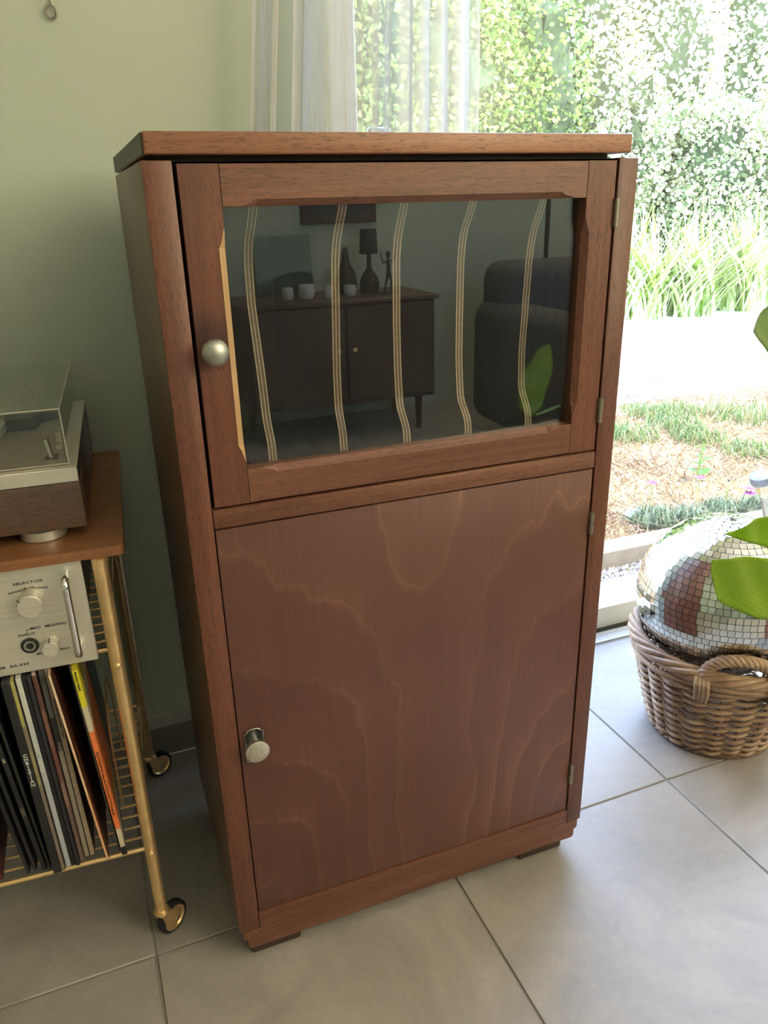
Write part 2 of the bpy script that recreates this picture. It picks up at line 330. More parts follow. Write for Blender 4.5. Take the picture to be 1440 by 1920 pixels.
class MB:
    def __init__(s): s.bm = bmesh.new()
    def box(s, a, b, bev=0.0, seg=1, mat4=None):
        x0, y0, z0 = a; x1, y1, z1 = b
        vs = [s.bm.verts.new(p) for p in ((x0, y0, z0), (x1, y0, z0), (x1, y1, z0), (x0, y1, z0), (x0, y0, z1), (x1, y0, z1), (x1, y1, z1), (x0, y1, z1))]
        fs = [s.bm.faces.new([vs[i] for i in f]) for f in ((0, 3, 2, 1), (4, 5, 6, 7), (0, 1, 5, 4), (1, 2, 6, 5), (2, 3, 7, 6), (3, 0, 4, 7))]
        if mat4: bmesh.ops.transform(s.bm, matrix=mat4, verts=vs)
        if bev: bmesh.ops.bevel(s.bm, geom=list({e for f in fs for e in f.edges}), offset=bev, segments=seg, affect='EDGES', profile=0.5)
        return s
    def tube(s, pts, r, n=8, closed=False, caps=True):
        pts = [Vector(p) for p in pts]; rs = r if isinstance(r, (list, tuple)) else [r]*len(pts)
        N = len(pts); rings = []; prev = None
        for i, p in enumerate(pts):
            if closed: d = pts[(i+1) % N]-pts[i-1]
            else: d = pts[min(i+1, N-1)]-pts[max(i-1, 0)]
            if d.length < 1e-9: d = Vector((0, 0, 1))
            d.normalize()
            if prev is None: a = d.orthogonal().normalized() if abs(d.z) > 0.9 else d.cross(Vector((0, 0, 1))).normalized()
            else:
                a = prev-d*prev.dot(d)
                a = a.normalized() if a.length > 1e-6 else d.orthogonal().normalized()
            prev = a; b = d.cross(a)
            rings.append([s.bm.verts.new(p+(a*math.cos(2*PI*k/n)+b*math.sin(2*PI*k/n))*rs[i]) for k in range(n)])
        for i in range(N if closed else N-1):
            A, B = rings[i], rings[(i+1) % N]
            for k in range(n):
                f = s.bm.faces.new((A[k], A[(k+1) % n], B[(k+1) % n], B[k])); f.smooth = True
        if caps and not closed:
            s.bm.faces.new(rings[0][::-1]); s.bm.faces.new(rings[-1])
        return s
    def lathe(s, prof, n=24, mat4=None, cap=True):
        """prof: (radius, height) from bottom to top about local z"""
        rings = []; allv = []
        for r_, h in prof:
            if r_ < 1e-6: v = s.bm.verts.new((0, 0, h)); rings.append([v]); allv.append(v)
            else:
                rg = [s.bm.verts.new((r_*math.cos(2*PI*k/n), r_*math.sin(2*PI*k/n), h)) for k in range(n)]; rings.append(rg); allv += rg
        for A, B in zip(rings, rings[1:]):
            for k in range(n):
                q = []
                for v in (A[k % len(A)], A[(k+1) % len(A)], B[(k+1) % len(B)], B[k % len(B)]):
                    if v not in q: q.append(v)
                if len(q) > 2: f = s.bm.faces.new(q); f.smooth = True
        for rg, flip in ((rings[0], True), (rings[-1], False)):
            if cap and len(rg) > 2: s.bm.faces.new(rg[::-1] if flip else rg)
        if mat4: bmesh.ops.transform(s.bm, matrix=mat4, verts=allv)
        return s
    def prism(s, poly, h, mat4=None, bev=0.0):
        """poly (x,y) extruded 0..h along z"""
        a = [s.bm.verts.new((x, y, 0)) for x, y in poly]; b = [s.bm.verts.new((x, y, h)) for x, y in poly]
        n = len(poly); fs = [s.bm.faces.new(a[::-1]), s.bm.faces.new(b)]
        for k in range(n): fs.append(s.bm.faces.new((a[k], a[(k+1) % n], b[(k+1) % n], b[k])))
        if mat4: bmesh.ops.transform(s.bm, matrix=mat4, verts=a+b)
        return s
    def mesh(s, name):
        bmesh.ops.recalc_face_normals(s.bm, faces=s.bm.faces)
        me = bpy.data.meshes.new(name); s.bm.to_mesh(me); s.bm.free(); me.set_sharp_from_angle(angle=R(38)); return me
    def obj(s, name, mat, parent=None, loc=None, rot=None): return link(name, s.mesh(name), mat, parent, loc, rot)
TOY = Matrix.Rotation(R(90), 4, 'X')      # local z -> world -y : lathes that point at the viewer's side
def at(x, y, z): return Matrix.Translation((x, y, z))
def text(body, size, mat, parent, loc, rot=(R(90), 0, 0), align='CENTER', spacing=1.0, sx=1.0, name='lettering', line=1.0):
    cu = bpy.data.curves.new(name, 'FONT'); cu.body = body; cu.size = size; cu.extrude = 0.0001; cu.align_x = align; cu.align_y = 'CENTER'
    cu.space_character = spacing; cu.space_line = line; cu.materials.append(mat); cu.resolution_u = 2; cu.offset = size*0.02
    tmp = bpy.data.objects.new(name, cu); C.objects.link(tmp); bpy.context.view_layer.update()
    me = bpy.data.meshes.new_from_object(tmp.evaluated_get(bpy.context.evaluated_depsgraph_get())); bpy.data.objects.remove(tmp)
    o = bpy.data.objects.new(name, me); C.objects.link(o); o.parent = parent; o.location = loc; o.rotation_euler = rot; o.scale = (sx, 1, 1)
    return o

# ---------------------------------------------------------------- the room
YW = 0.506
TX, TY, TA, TS = -0.1122, 0.0609, 0.0080, 0.45
X0, X1, Y0, Y1 = -1.9, 3.2, -2.8, YW
fl = struct(MB().box((X0, Y0, -0.10), (X1, 0.5035, -0.0022)).obj('floor', M['grout']))
tile_me = MB().box((0.0018, 0.0018, -0.008), (TS-0.0018, TS-0.0018, 0.0), 0.0010).mesh('tile'); tile_me.materials.append(M['tile'])
half_me = {}
for i in range(-4, 8):
    for j in range(-7, 1):
        lx, ly = i*TS, j*TS
        x = TX+lx*math.cos(TA)-ly*math.sin(TA); y = TY+lx*math.sin(TA)+ly*math.cos(TA)
        top = 0.4995+0.0-y-0.0036*0
        if y+TS > 0.50 and y < 0.49:      # last row is cut short at the wall
            o = link('tile', MB().box((0.0018, 0.0018, -0.008), (TS-0.0018, 0.4985-y-max(0, lx*0+0.004), 0.0), 0.0010).mesh('tile'), M['tile'], fl)
        else: o = link('tile', tile_me, None, fl)
        o.location = (x, y, 0); o.rotation_euler = (0, 0, TA)
OX0, OX1, OZ = 0.350, 2.55, 2.15
wb = struct(MB().box((X0, YW, 0), (OX0, 0.66, 2.5)).box((OX1, YW, 0), (X1, 0.66, 2.5)).box((OX0, YW, OZ), (OX1, 0.66, 2.5)).obj('wall_back', M['wall']))
struct(MB().box((X0-0.12, Y0-0.1, 0), (X0, 0.66, 2.5)).obj('wall_left', M['wall']))
struct(MB().box((X1, Y0-0.1, 0), (X1+0.15, 0.66, 2.5)).obj('wall_right', M['wall']))
struct(MB().box((X0, Y0-0.15, 0), (X1, Y0, 2.5)).obj('wall_front', M['wall']))
struct(MB().box((X0, Y0, 2.5), (X1, 0.66, 2.6)).obj('ceiling', M['ceiling']))
# skirting: short tiles with a lighter ledge
bs = struct(MB().box((X0, 0.4995, 0.0), (0.34, YW, 0.064), 0.0008).obj('baseboard_back', M['skirting']))
MB().prism([(0.4990, 0.0645), (YW, 0.0645), (YW, 0.090), (0.5035, 0.088)], 2.24, at(X0, 0, 0) @ Matrix(((0, 0, 1, 0), (1, 0, 0, 0), (0, 1, 0, 0), (0, 0, 0, 1)))).obj('skirting_ledge', M['skirting_top'], bs)

# sliding glass door in the back wall
d1 = struct(MB().box((OX0, 0.555, 0.002), (OX0+0.062, 0.61, OZ), 0.003).box((OX1-0.06, 0.555, 0.002), (OX1, 0.61, OZ), 0.003).box((OX0, 0.555, OZ-0.07), (OX1, 0.61, OZ), 0.003).obj('door_1', M['white_pvc']))
MB().box((OX0+0.062, 0.555, 0.004), (OX1-0.06, 0.562, 0.060), 0.002, 2).box((OX0+0.062, 0.562, 0.004), (OX1-0.06, 0.600, 0.0565), 0.002).obj('bottom_rail', M['white_pvc'], d1)
MB().box((OX0+0.062, 0.5625, 0.0568), (OX1-0.06, 0.584, 0.0600), 0.001).obj('glazing_seal', M['threshold'], d1)
MB().box((OX0+0.062, 0.585, 0.0575), (OX1-0.06, 0.591, OZ-0.07)).obj('pane', M['window_glass'], d1)
MB().box((OX0+0.075, 0.540, 1.045), (OX0+0.115, 0.555, 1.100), 0.004).obj('latch', M['steel'], d1)
th = struct(MB().box((OX0, 0.506, -0.008), (OX1, 0.532, 0.0015), 0.001).box((OX0, 0.5345, -0.008), (OX1, 0.544, 0.0020), 0.001).obj('trim_1', M['threshold']))
MB().box((OX0, 0.545, -0.008), (OX1, 0.560, 0.0035)).obj('seal', M['dark_gap'], th)
struct(MB().box((OX0-0.1, 0.612, -0.09), (OX1+0.2, 0.775, -0.002), 0.006, 2).obj('trim_2', M['sill']))

# wall hook
hk = MB(); pts = [(-0.041, YW-0.006, 1.245+0.08), (-0.041, YW-0.006, 1.245)]
for k in range(0, 20):
    a = R(70)-k/19*R(330); pts.append((-0.0425+0.0062*math.cos(a)*1.0, YW-0.006-0.0*k, 1.2325+0.0078*math.sin(a)))
hk.tube(pts, 0.0016, 8)
o = hk.obj('eye_hook', M['hinge']); tag(o, 'small metal eyelet hook hanging against the green wall near the ceiling side', 'hook')
o['label'] = 'small metal eyelet hook hanging against the green wall above the turntable'

# ---------------------------------------------------------------- the cabinet
FR = Matrix(((1, 0, 0, 0), (0, 0, 1, 0), (0, 1, 0, 0), (0, 0, 0, 1)))
W, H = 0.55, 1.0235
cab = thing('record_cabinet', 'tall reddish-brown wooden cabinet with glazed upper door and plywood lower door', 'cabinet', (0, 0, 0))
for x0, x1 in ((0.0, 0.0283), (W-0.0262, W)):
    # side panels, lower front corner stepped in
    MB().box((x0, 0.0, 0.0585), (x1, 0.345, H), 0.0014, 2).obj('side_panel', M['side'] if x0 == 0 else M['wood_z'], cab)
    MB().box((x0+(0.0002 if x0 == 0 else 0), -0.0012, 0.0590), (x1-0.0002, 0.0040, H-0.0005), 0.0012, 2).obj('front_post', M['wood_z'], cab)
MB().box((0.0285, 0.004, 0.0585), (0.5235, 0.345, 0.078)).obj('bottom_board', M['inside'], cab)
MB().box((0.0285, 0.333, 0.078), (0.5235, 0.345, H-0.002)).obj('back_panel', M['inside'], cab)
MB().box((0.0285, 0.012, 0.657), (0.5235, 0.333, 0.675)).obj('shelf', M['inside'], cab)
MB().box((0.0285, 0.024, H-0.020), (0.5235, 0.333, H-0.002)).obj('inner_top', M['inside'], cab)
MB().prism([(0.0288, 0.0838), (0.0288, 0.0582), (0.0050, 0.0582), (0.0052, 0.0450), (0.0078, 0.0415), (0.0105, 0.0413), (0.0108, 0.0290), (0.0135, 0.0252), (W-0.0135, 0.0252), (W-0.0108, 0.0290), (W-0.0105, 0.0413), (W-0.0078, 0.0415), (W-0.0052, 0.0450), (W-0.0050, 0.0582), (0.5233, 0.0582), (0.5233, 0.0838)], 0.0205, at(0, -0.0008, 0) @ FR).obj('bottom_rail', M['wood_x'], cab)
MB().box((0.0288, -0.0005, 0.6545), (0.5233, 0.020, 0.6765), 0.0014, 2).obj('middle_rail', M['wood_x'], cab)
for k, (ins, z0, z1, ys) in enumerate(((0.0050, 0.0415, 0.0582, 0.0198), (0.0105, 0.0250, 0.0413, 0.0198))):
    MB().box((ins, ys, z0), (W-ins, 0.335-0.005*k, z1), 0.0022, 3).obj('plinth_step', M['wood_x'], cab)
for x0, x1 in ((0.0150, 0.087), (0.447, W-0.0265+0.0015)):
    MB().box((x0, 0.010, 0.0), (x1, 0.320, 0.0248), 0.0030, 2).obj('foot', M['foot'], cab)
MB().box((0.022, 0.028, H), (0.528, 0.34, 1.0282)).obj('spacer', M['foot'], cab)
o = MB().box((0.0045, -0.001, 1.0282), (0.5395, 0.400, 1.0478), 0.0022, 3).obj('top_board', M['slab_side'], cab)
o = MB().box((0.0036, 0.003, 1.0290), (0.0044, 0.397, 1.0470)).obj('end_grain', wood('end_wall_reflection', (0.045, 0.045, 0.033), (0.10, 0.10, 0.075), 'Y', 0.6), cab)  # thin sheet: the green wall's dark reflection put into the end's colour
# lower door
ld = MB().box((0, 0, 0), (0.4925, 0.017, 0.5665), 0.0010, 2).obj('lower_door', M['ply'], cab, loc=(0.0295, 0.0004, 0.0860))
def hinge(parent, x, z0, z1, y=-0.0022):
    h = MB(); mid = (z0+z1)/2
    h.tube([(x, y, z0), (x, y, mid-0.0006)], 0.0032, 10).tube([(x, y, mid+0.0006), (x, y, z1)], 0.0032, 10)
    h.tube([(x, y, mid-0.001), (x, y, mid+0.001)], 0.0022, 8)
    h.box((x-0.0028, y+0.001, z0+0.001), (x+0.0006, y+0.006, z1-0.001))
    return h.obj('hinge', M['hinge'], parent)
def knob_round(parent, x, z):
    pr = [(0.0055, 0.0), (0.0055, 0.006), (0.0045, 0.009), (0.0045, 0.013)]
    for k in range(13):
        a = -PI/2*0.55+k/12*(PI/2*1.55); pr.append((0.0136*math.cos(a), 0.0225+0.0105*math.sin(a)))
    pr[-1] = (0.0, 0.033)
    return MB().lathe(pr, 32, at(x, 0, z) @ TOY).obj('knob', M['steel'], parent)
# parented to the door but measured in cabinet coordinates -> shift
def shift(o, v): o.location = Vector(o.location)-Vector(v); return o
for z0, z1 in ((0.139, 0.1735), (0.561, 0.5915)): shift(hinge(ld, 0.5245, z0, z1), ld.location)
# stepped escutcheon plate and disc knob
px = 0.0475; pl = []
for x_, z_ in ((-.0115, .340), (-.0085, .3375), (-.004, .3375), (-.004, .3355), (.004, .3355), (.004, .3375), (.0085, .3375), (.0115, .340), (.0115, .381), (.0080, .381), (.0080, .3835), (.004, .3850), (-.004, .3850), (-.0080, .3835), (-.0080, .381), (-.0115, .379)):
    pl.append((px+x_, z_))
FR = Matrix(((1, 0, 0, 0), (0, 0, 1, 0), (0, 1, 0, 0), (0, 0, 0, 1)))
e = MB().prism(pl, 0.0016, at(0, -0.0016, 0) @ FR); shift(e.obj('escutcheon', M['plate'], ld), ld.location)
rim = MB().tube([(x_, -0.0018, z_) for x_, z_ in pl], 0.0006, 6, closed=True); shift(rim.obj('escutcheon_rim', M['steel'], ld), ld.location)
k2 = MB().lathe([(0.0065, 0.0), (0.0062, 0.010), (0.0075, 0.013), (0.0142, 0.0165), (0.0150, 0.0185), (0.0146, 0.0205), (0.0110, 0.0222), (0.0045, 0.0228), (0, 0.0229)], 36, at(px-0.0005, -0.0016, 0.3655) @ TOY)
shift(k2.obj('knob', M['nickel'], ld), ld.location)
# upper glazed door
ud = thing('glazed_door', None, None); ud.parent = cab
def chamfered(name, s0, s1, t0, t1, inner, c0_, c1_, axis, mat):
    """frame member along s with a stopped chamfer (c0_..c1_) on its inner front edge; t across"""
    yb, ch = 0.019, 0.0068; st = [(s0, 0), (c0_-0.018, 0), (c0_-0.006, 0.55), (c0_, 1), (c1_, 1), (c1_+0.006, 0.55), (c1_+0.018, 0), (s1, 0)]
    bm = bmesh.new(); rings = []
    for s_, k in st:
        c_ = max(0.0006, ch*k)
        if inner == '+': prof = [(t0, 0.0005), (t0+0.0005, 0.0), (t1-c_, 0.0), (t1, c_), (t1, yb), (t0, yb)]
        else: prof = [(t1, 0.0005), (t1-0.0005, 0.0), (t0+c_, 0.0), (t0, c_), (t0, yb), (t1, yb)]
        rings.append([bm.verts.new((t, y, s_) if axis == 'Z' else (s_, y, t)) for t, y in prof])
    for A, B in zip(rings, rings[1:]):
        for k in range(6):
            f = bm.faces.new((A[k], A[(k+1) % 6], B[(k+1) % 6], B[k]))
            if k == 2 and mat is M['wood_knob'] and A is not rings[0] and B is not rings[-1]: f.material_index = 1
    bm.faces.new(rings[0][::-1]); bm.faces.new(rings[-1]); bmesh.ops.recalc_face_normals(bm, faces=bm.faces)
    me = bpy.data.meshes.new(name); bm.to_mesh(me); bm.free(); me.materials.append(mat); me.materials.append(M['tawny']); o = link(name, me, None, ud); return o
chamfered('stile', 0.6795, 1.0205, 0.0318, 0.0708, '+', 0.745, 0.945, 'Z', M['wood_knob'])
chamfered('stile', 0.6795, 1.0205, 0.4835, 0.5215, '-', 0.745, 0.945, 'Z', M['wood_z'])
chamfered('rail', 0.0713, 0.4830, 0.9820, 1.0203, '-', 0.105, 0.450, 'X', M['wood_x'])
chamfered('rail', 0.0713, 0.4830, 0.6797, 0.7175, '+', 0.105, 0.450, 'X', M['wood_x'])
MB().box((0.0690, 0.0140, 0.7150), (0.4850, 0.0165, 0.9845)).obj('glass_pane', M['cabinet_glass'], ud)
knob_round(ud, 0.0462, 0.8495)
for z0, z1 in ((0.716, 0.7470), (0.950, 0.9810)): hinge(ud, 0.5238, z0, z1)
# plywood dividers with a scooped front edge
DV = [(0.1079, [(.980, .033), (.946, .070), (.925, .080), (.880, .082), (.800, .060), (.755, .052), (.732, .037), (.705, .035)]),
      (0.1985, [(.981, .018), (.948, .044), (.925, .053), (.880, .058), (.800, .066), (.755, .066), (.730, .053), (.703, .051)]),
      (0.2740, [(.981, .034), (.950, .053), (.925, .060), (.850, .063), (.800, .062), (.752, .058), (.730, .037), (.705, .035)]),
      (0.3573, [(.981, .033), (.948, .057), (.920, .063), (.850, .065), (.800, .065), (.752, .060), (.730, .038), (.705, .036)]),
      (0.4460, [(.981, .029), (.945, .050), (.915, .056), (.860, .060), (.800, .064), (.755, .062), (.730, .043), (.705, .040)])]
for xd, pr in DV:
    zs = [1.000]+[p[0] for p in pr]+[0.6755]; ys = [pr[0][1]-0.004]+[p[1] for p in pr]+[pr[-1][1]-0.004]
    zz = np.linspace(0.6755, 1.000, 70)
    zk = np.array(zs[::-1]); yk = np.array(ys[::-1]); yy = np.interp(zz, zk, yk)
    yy = np.convolve(np.pad(yy, 2, mode='edge'), [.1, .2, .4, .2, .1], 'valid')
    poly = [(0.331, 0.6755)]+list(zip(yy, zz))+[(0.331, 1.000)]
    T = Matrix(((0, 0, 1, -0.0046), (1, 0, 0, 0), (0, 1, 0, 0), (0, 0, 0, 1)))
    MB().prism(poly, 0.0092, T).obj('divider', M['ply_edge'], cab, loc=(xd, 0, 0))

# ---------------------------------------------------------------- the trolley and what stands on it
TH = R(-3.0); PV = Vector((-0.095, 0.088, 0))
def cartpt(u, v, z=0.0): return (PV.x+u*math.cos(TH)-v*math.sin(TH), PV.y+u*math.sin(TH)+v*math.cos(TH), z)
cart = thing('record_trolley', 'brass wire trolley on castors with a teak top, left of the cabinet', 'trolley', cartpt(0, 0), TH)
# table top with rounded corners
def rrect(x0, y0, x1, y1, r_, n=5):
    p = []
    for cx, cy, a0 in ((x1-r_, y0+r_, -90), (x1-r_, y1-r_, 0), (x0+r_, y1-r_, 90), (x0+r_, y0+r_, 180)):
        for k in range(n+1): a = R(a0+90*k/n); p.append((cx+r_*math.cos(a), cy+r_*math.sin(a)))
    return p
MB().prism(rrect(-0.56, -0.003, 0.029, 0.398, 0.007), 0.0120, at(0, 0, 0.6080)).obj('table_top', M['teak'], cart)
LW, LD = -0.53, 0.352
for u, v in ((0, 0), (0, LD), (LW, 0), (LW, LD)):
    MB().tube([(u, v, 0.052), (u, v, 0.6078)], [0.0082, 0.0092], 14).obj('leg', M['brass'] if v == 0 else M['brass_dark'], cart)
def castor(u, v, ax):
    c = thing('castor', None, None); c.parent = cart; c.location = (u, v, 0)
    rot = Matrix.Rotation(ax, 4, 'Z')
    W_ = at(0.006, 0.0, 0.0235)
    def wh(prof, n, name, mat, cap=True): MB().lathe(prof, n, rot @ at(0.016, 0, 0.0240) @ TOY, cap).obj(name, mat, c)
    wh([(0.0188, -0.0065), (0.0228, -0.0062), (0.0240, -0.003), (0.0240, 0.003), (0.0228, 0.0062), (0.0188, 0.0065), (0.0188, -0.0065)], 36, 'tyre', M['rubber'], False)
    wh([(0.0, -0.0045), (0.0150, -0.0050), (0.0172, -0.0070), (0.0189, -0.0070), (0.0189, 0.0070), (0.0172, 0.0070), (0.0150, 0.0050), (0.0060, 0.0046), (0.0050, 0.0080), (0.0, 0.0080)], 28, 'hub', M['brass'])
    f = MB()
    for s_ in (-1, 1):
        y0, y1 = (0.0080, 0.0096) if s_ > 0 else (-0.0096, -0.0080)
        f.prism([(-0.007, 0.047), (0.010, 0.047), (0.022, 0.028), (0.020, 0.020), (0.012, 0.019), (-0.004, 0.032)], y1-y0, rot @ at(0, y0, 0) @ FR)
    f.box((-0.008, -0.0096, 0.0465), (0.010, 0.0096, 0.0485), 0, 1, rot)
    f.lathe([(0.0112, 0.0485), (0.0112, 0.0510), (0.0098, 0.054)], 20)
    f.obj('fork', M['brass'], c)
    MB().lathe([(0.0026, 0), (0.0026, 0.0015), (0, 0.002)], 12, rot @ at(0.016, -0.0096, 0.0240) @ TOY).obj('axle', M['steel'], c)
castor(0, 0, R(42)); castor(0, LD, R(30)); castor(LW, 0, R(140)); castor(LW, LD, R(60))
def rods(z, name_, vf=0.004):
    f = MB()
    f.tube([(LW, vf, z), (0, vf, z)], 0.0034, 10).tube([(LW, LD, z), (0, LD, z)], 0.0034, 10)
    f.tube([(-0.004, 0, z), (-0.004, LD, z)], 0.0028, 8).tube([(LW+0.004, 0, z), (LW+0.004, LD, z)], 0.0028, 8)
    f.obj(name_, M['brass'], cart)
    k = vf+0.022
    me = MB().tube([(LW+0.004, 0, z+0.0008), (-0.004, 0, z+0.0008)], 0.0019, 8).mesh('shelf_rod'); me.materials.append(M['brass'])
    while k < LD-0.01:
        link('shelf_rod', me, None, cart, (0, k, 0)); k += 0.0232
rods(0.1645, 'shelf_frame'); rods(0.4760, 'shelf_frame', 0.0165)
for z in (0.1645, 0.4650):
    MB().lathe([(0.0042, 0), (0.0042, 0.002), (0.0025, 0.0035), (0, 0.004)], 12, at(0, -0.0085, z) @ TOY).obj('screw', M['brass'], cart)
# side rail and wire record hoop
MB().tube([(0.004, LD-0.012, 0.45), (0.004, LD-0.012, 0.61)], 0.0022, 8).obj('side_wire', M['brass_dark'], cart)
hp = [(-0.036, 0.02+0.0, 0.1665), (-0.036, 0.05, 0.225)]
hoop = [(-0.034, 0.165+0.070*math.cos(a), 0.26+0.075*math.sin(a)) for a in np.linspace(0, PI, 14)]
MB().tube([(-0.034, 0.235, 0.166)]+hoop+[(-0.034, 0.095, 0.166)], 0.0015, 8).obj('record_hoop', M['brass'], cart)

# amplifier
amp = thing('amplifier', 'silver-faced stereo amplifier with chrome side handle under the teak top', 'amplifier', cartpt(-0.021, 0.006, 0.4685), TH)
AH = 0.1370
MB().box((-0.42, 0.0, 0.0018), (0, 0.006, AH), 0.0008).obj('face_plate', M['alu'], amp)
MB().box((-0.41, 0.006, 0.0115), (-0.012, 0.30, AH-0.004), 0.001).obj('housing', M['black'], amp)
def ap(x, z):    # measured position on the face plate -> amplifier coordinates
    return (x-(-0.116), z-0.4685)
def aknob(x, z, r_, h):
    u, v = ap(x, z); k = MB().lathe([(r_*1.06, 0), (r_*1.04, 0.003), (r_, 0.004), (r_*0.97, h-0.0008), (r_*0.92, h), (0, h)], 40, at(u, 0, v) @ TOY).obj('knob', M['alu'], amp)
    n = 40; g = MB()
    for q in range(n):
        a = 2*PI*q/n; g.box((-0.0003, 0.0, 0.0045), (0.0003, 0.0006, h-0.0025), 0, 1, at(u, 0, v) @ TOY @ Matrix.Rotation(a, 4, 'Z') @ at(0, r_*0.985, 0))
    g.obj('knurling', M['alu'], k)
    return k, u, v
k, u, v = aknob(-0.1765, 0.5630, 0.0142, 0.017)
MB().box((-0.0005, -0.0005, 0), (0.0005, 0.004, 0.0003), 0, 1, at(u, 0, v) @ TOY @ at(-0.0095, 0.0085, 0.0170) @ Matrix.Rotation(R(45), 4, 'Z')).obj('pointer', M['lettering'], k)
k, u, v = aknob(-0.1650, 0.5040, 0.0095, 0.017)
MB().box((-0.0004, 0.0097, 0.006), (0.0004, 0.0102, 0.0170), 0, 1, at(u, 0, v) @ TOY).obj('pointer', M['lettering'], k)
u, v = ap(-0.1880, 0.5060)
MB().lathe([(0.0100, 0), (0.0100, 0.0015), (0.0072, 0.0022), (0.0068, 0.0005)], 32, at(u, 0, v) @ TOY).obj('jack_ring', M['black'], amp)
MB().lathe([(0.0068, 0), (0.0068, 0.0026), (0.0042, 0.0026), (0.0042, 0.0004), (0, 0.0004)], 32, at(u, 0, v) @ TOY).obj('jack_socket', M['steel'], amp)
hz0, hz1 = ap(0, 0.4925)[1], ap(0, 0.5905)[1]; hu = ap(-0.1345, 0)[0]
pts = [(hu, 0.0, hz0)]+[(hu, -0.016-0.008*math.sin(a), hz0+0.008-0.008*math.cos(a)) for a in np.linspace(0, PI/2, 6)]+[(hu, -0.016-0.008*math.sin(a), hz1-0.008+0.008*math.cos(a)) for a in np.linspace(PI/2, 0, 6)]+[(hu, 0.0, hz1)]
MB().tube(pts, 0.0046, 14).obj('handle', M['chrome'], amp)
for zz_ in (hz0, hz1): MB().lathe([(0.0058, 0), (0.0058, 0.0014), (0.0045, 0.002)], 20, at(hu, 0, zz_) @ TOY).obj('handle_collar', M['chrome'], amp)
def at_text(s, x, z, size, al='CENTER', rot=0.0, sp=1.1):
    u, v = ap(x, z); return text(s, size, M['lettering'], amp, (u, -0.0003, v), (R(90), rot, 0), al, sp, 1.45)
at_text('SELECTOR', -0.1760, 0.5868, 0.0044); at_text('AUX', -0.1765, 0.5800, 0.0034)
at_text('PHONO', -0.1890, 0.5775, 0.0034, rot=R(-8)); at_text('TUNER', -0.1640, 0.5780, 0.0034, rot=R(8))
at_text('MIC  MIXING', -0.1640, 0.5275, 0.0044); at_text('INPUT', -0.1890, 0.5205, 0.0042)
at_text('MAX', -0.1510, 0.4935, 0.0034); at_text('MIN', -0.1785, 0.4925, 0.0034)
at_text('STEREO  AMPLIFIER  SA-535', -0.1930, 0.4820, 0.0046, 'RIGHT')
b0 = ap(-0.1885, 0.5268); ln = MB().box((b0[0], -0.0003, b0[1]-0.0003), (b0[0]+0.0095, 0.0, b0[1]+0.0003)).box((b0[0], -0.0003, b0[1]-0.0038), (b0[0]+0.0006, 0.0, b0[1])).obj('marking', M['lettering'], amp)

# turntable
tt = thing('turntable', 'walnut and brushed-metal turntable under a smoky clear lid on the trolley', 'turntable', cartpt(-0.009, 0.034, 0.6200), TH)
MB().box((-0.45, 0, 0.0155), (0, 0.352, 0.0715), 0.0012, 2).obj('plinth', M['walnut'], tt)
MB().box((-0.4495, 0.004, 0.0722), (-0.0003, 0.352, 0.0880)).obj('deck_body', M['black'], tt)
MB().box((-0.45, -0.001, 0.0722), (0.0, 0.004, 0.0892), 0.0006).box((-0.45, 0.004, 0.0880), (0.0, 0.352, 0.0892)).obj('deck_frame', M['alu'], tt)
MB().box((-0.441, 0.008, 0.0893), (-0.0115, 0.342, 0.0900)).obj('deck_plate', M['deck'], tt)
for u, v in ((-0.052, 0.03), (-0.40, 0.03), (-0.052, 0.32), (-0.40, 0.32)):
    MB().lathe([(0.024, 0.0), (0.026, 0.001), (0.026, 0.012), (0.020, 0.0155)], 28, at(u, v, 0)).obj('foot', M['alu'], tt)
pc = (-0.245, 0.185)
MB().lathe([(0.148, 0.0902), (0.152, 0.094), (0.152, 0.104), (0.148, 0.107), (0.0, 0.1072)], 64, at(pc[0], pc[1], 0)).obj('platter', M['alu'], tt)
MB().lathe([(0.145, 0.1073), (0.145, 0.1100), (0.0, 0.1100)], 64, at(pc[0], pc[1], 0)).obj('mat', M['rubber'], tt)
MB().lathe([(0.0035, 0.1101), (0.0035, 0.117), (0.002, 0.119), (0, 0.1192)], 12, at(pc[0], pc[1], 0)).obj('spindle', M['chrome'], tt)
# tonearm base, arm, lever and buttons
tb = MB().lathe([(0.030, 0.0902), (0.029, 0.101), (0.026, 0.103), (0.0, 0.1035)], 32, at(-0.058, 0.262, 0)).obj('tonearm_base', M['black'], tt)
MB().prism([(-0.096, 0.196), (-0.060, 0.190), (-0.046, 0.262), (-0.052, 0.285), (-0.092, 0.290)], 0.016, at(0, 0, 0.0902)).obj('arm_rest_block', M['black'], tt)
MB().lathe([(0.0065, 0.1036), (0.0065, 0.126), (0.010, 0.127), (0.010, 0.134), (0, 0.1345)], 20, at(-0.058, 0.262, 0)).obj('arm_pivot', M['chrome'], tt)
MB().tube([(-0.052, 0.305, 0.131), (-0.060, 0.262, 0.131), (-0.078, 0.16, 0.128), (-0.105, 0.085, 0.122)], 0.0030, 10).obj('tonearm', M['chrome'], tt)
MB().tube([(-0.0535, 0.284, 0.131), (-0.0500, 0.318, 0.131)], [0.0125, 0.0125], 20).obj('counterweight', M['steel'], tt)
MB().box((-0.116, 0.064, 0.114), (-0.100, 0.086, 0.124), 0.002).obj('head_shell', M['black'], tt)
MB().tube([(-0.076, 0.213, 0.104), (-0.074, 0.213, 0.128)], 0.0026, 8).obj('arm_clip', M['chrome'], tt)
MB().box((-0.036, 0.040, 0.0901), (-0.022, 0.060, 0.0908)).obj('lever_slot', M['black'], tt)
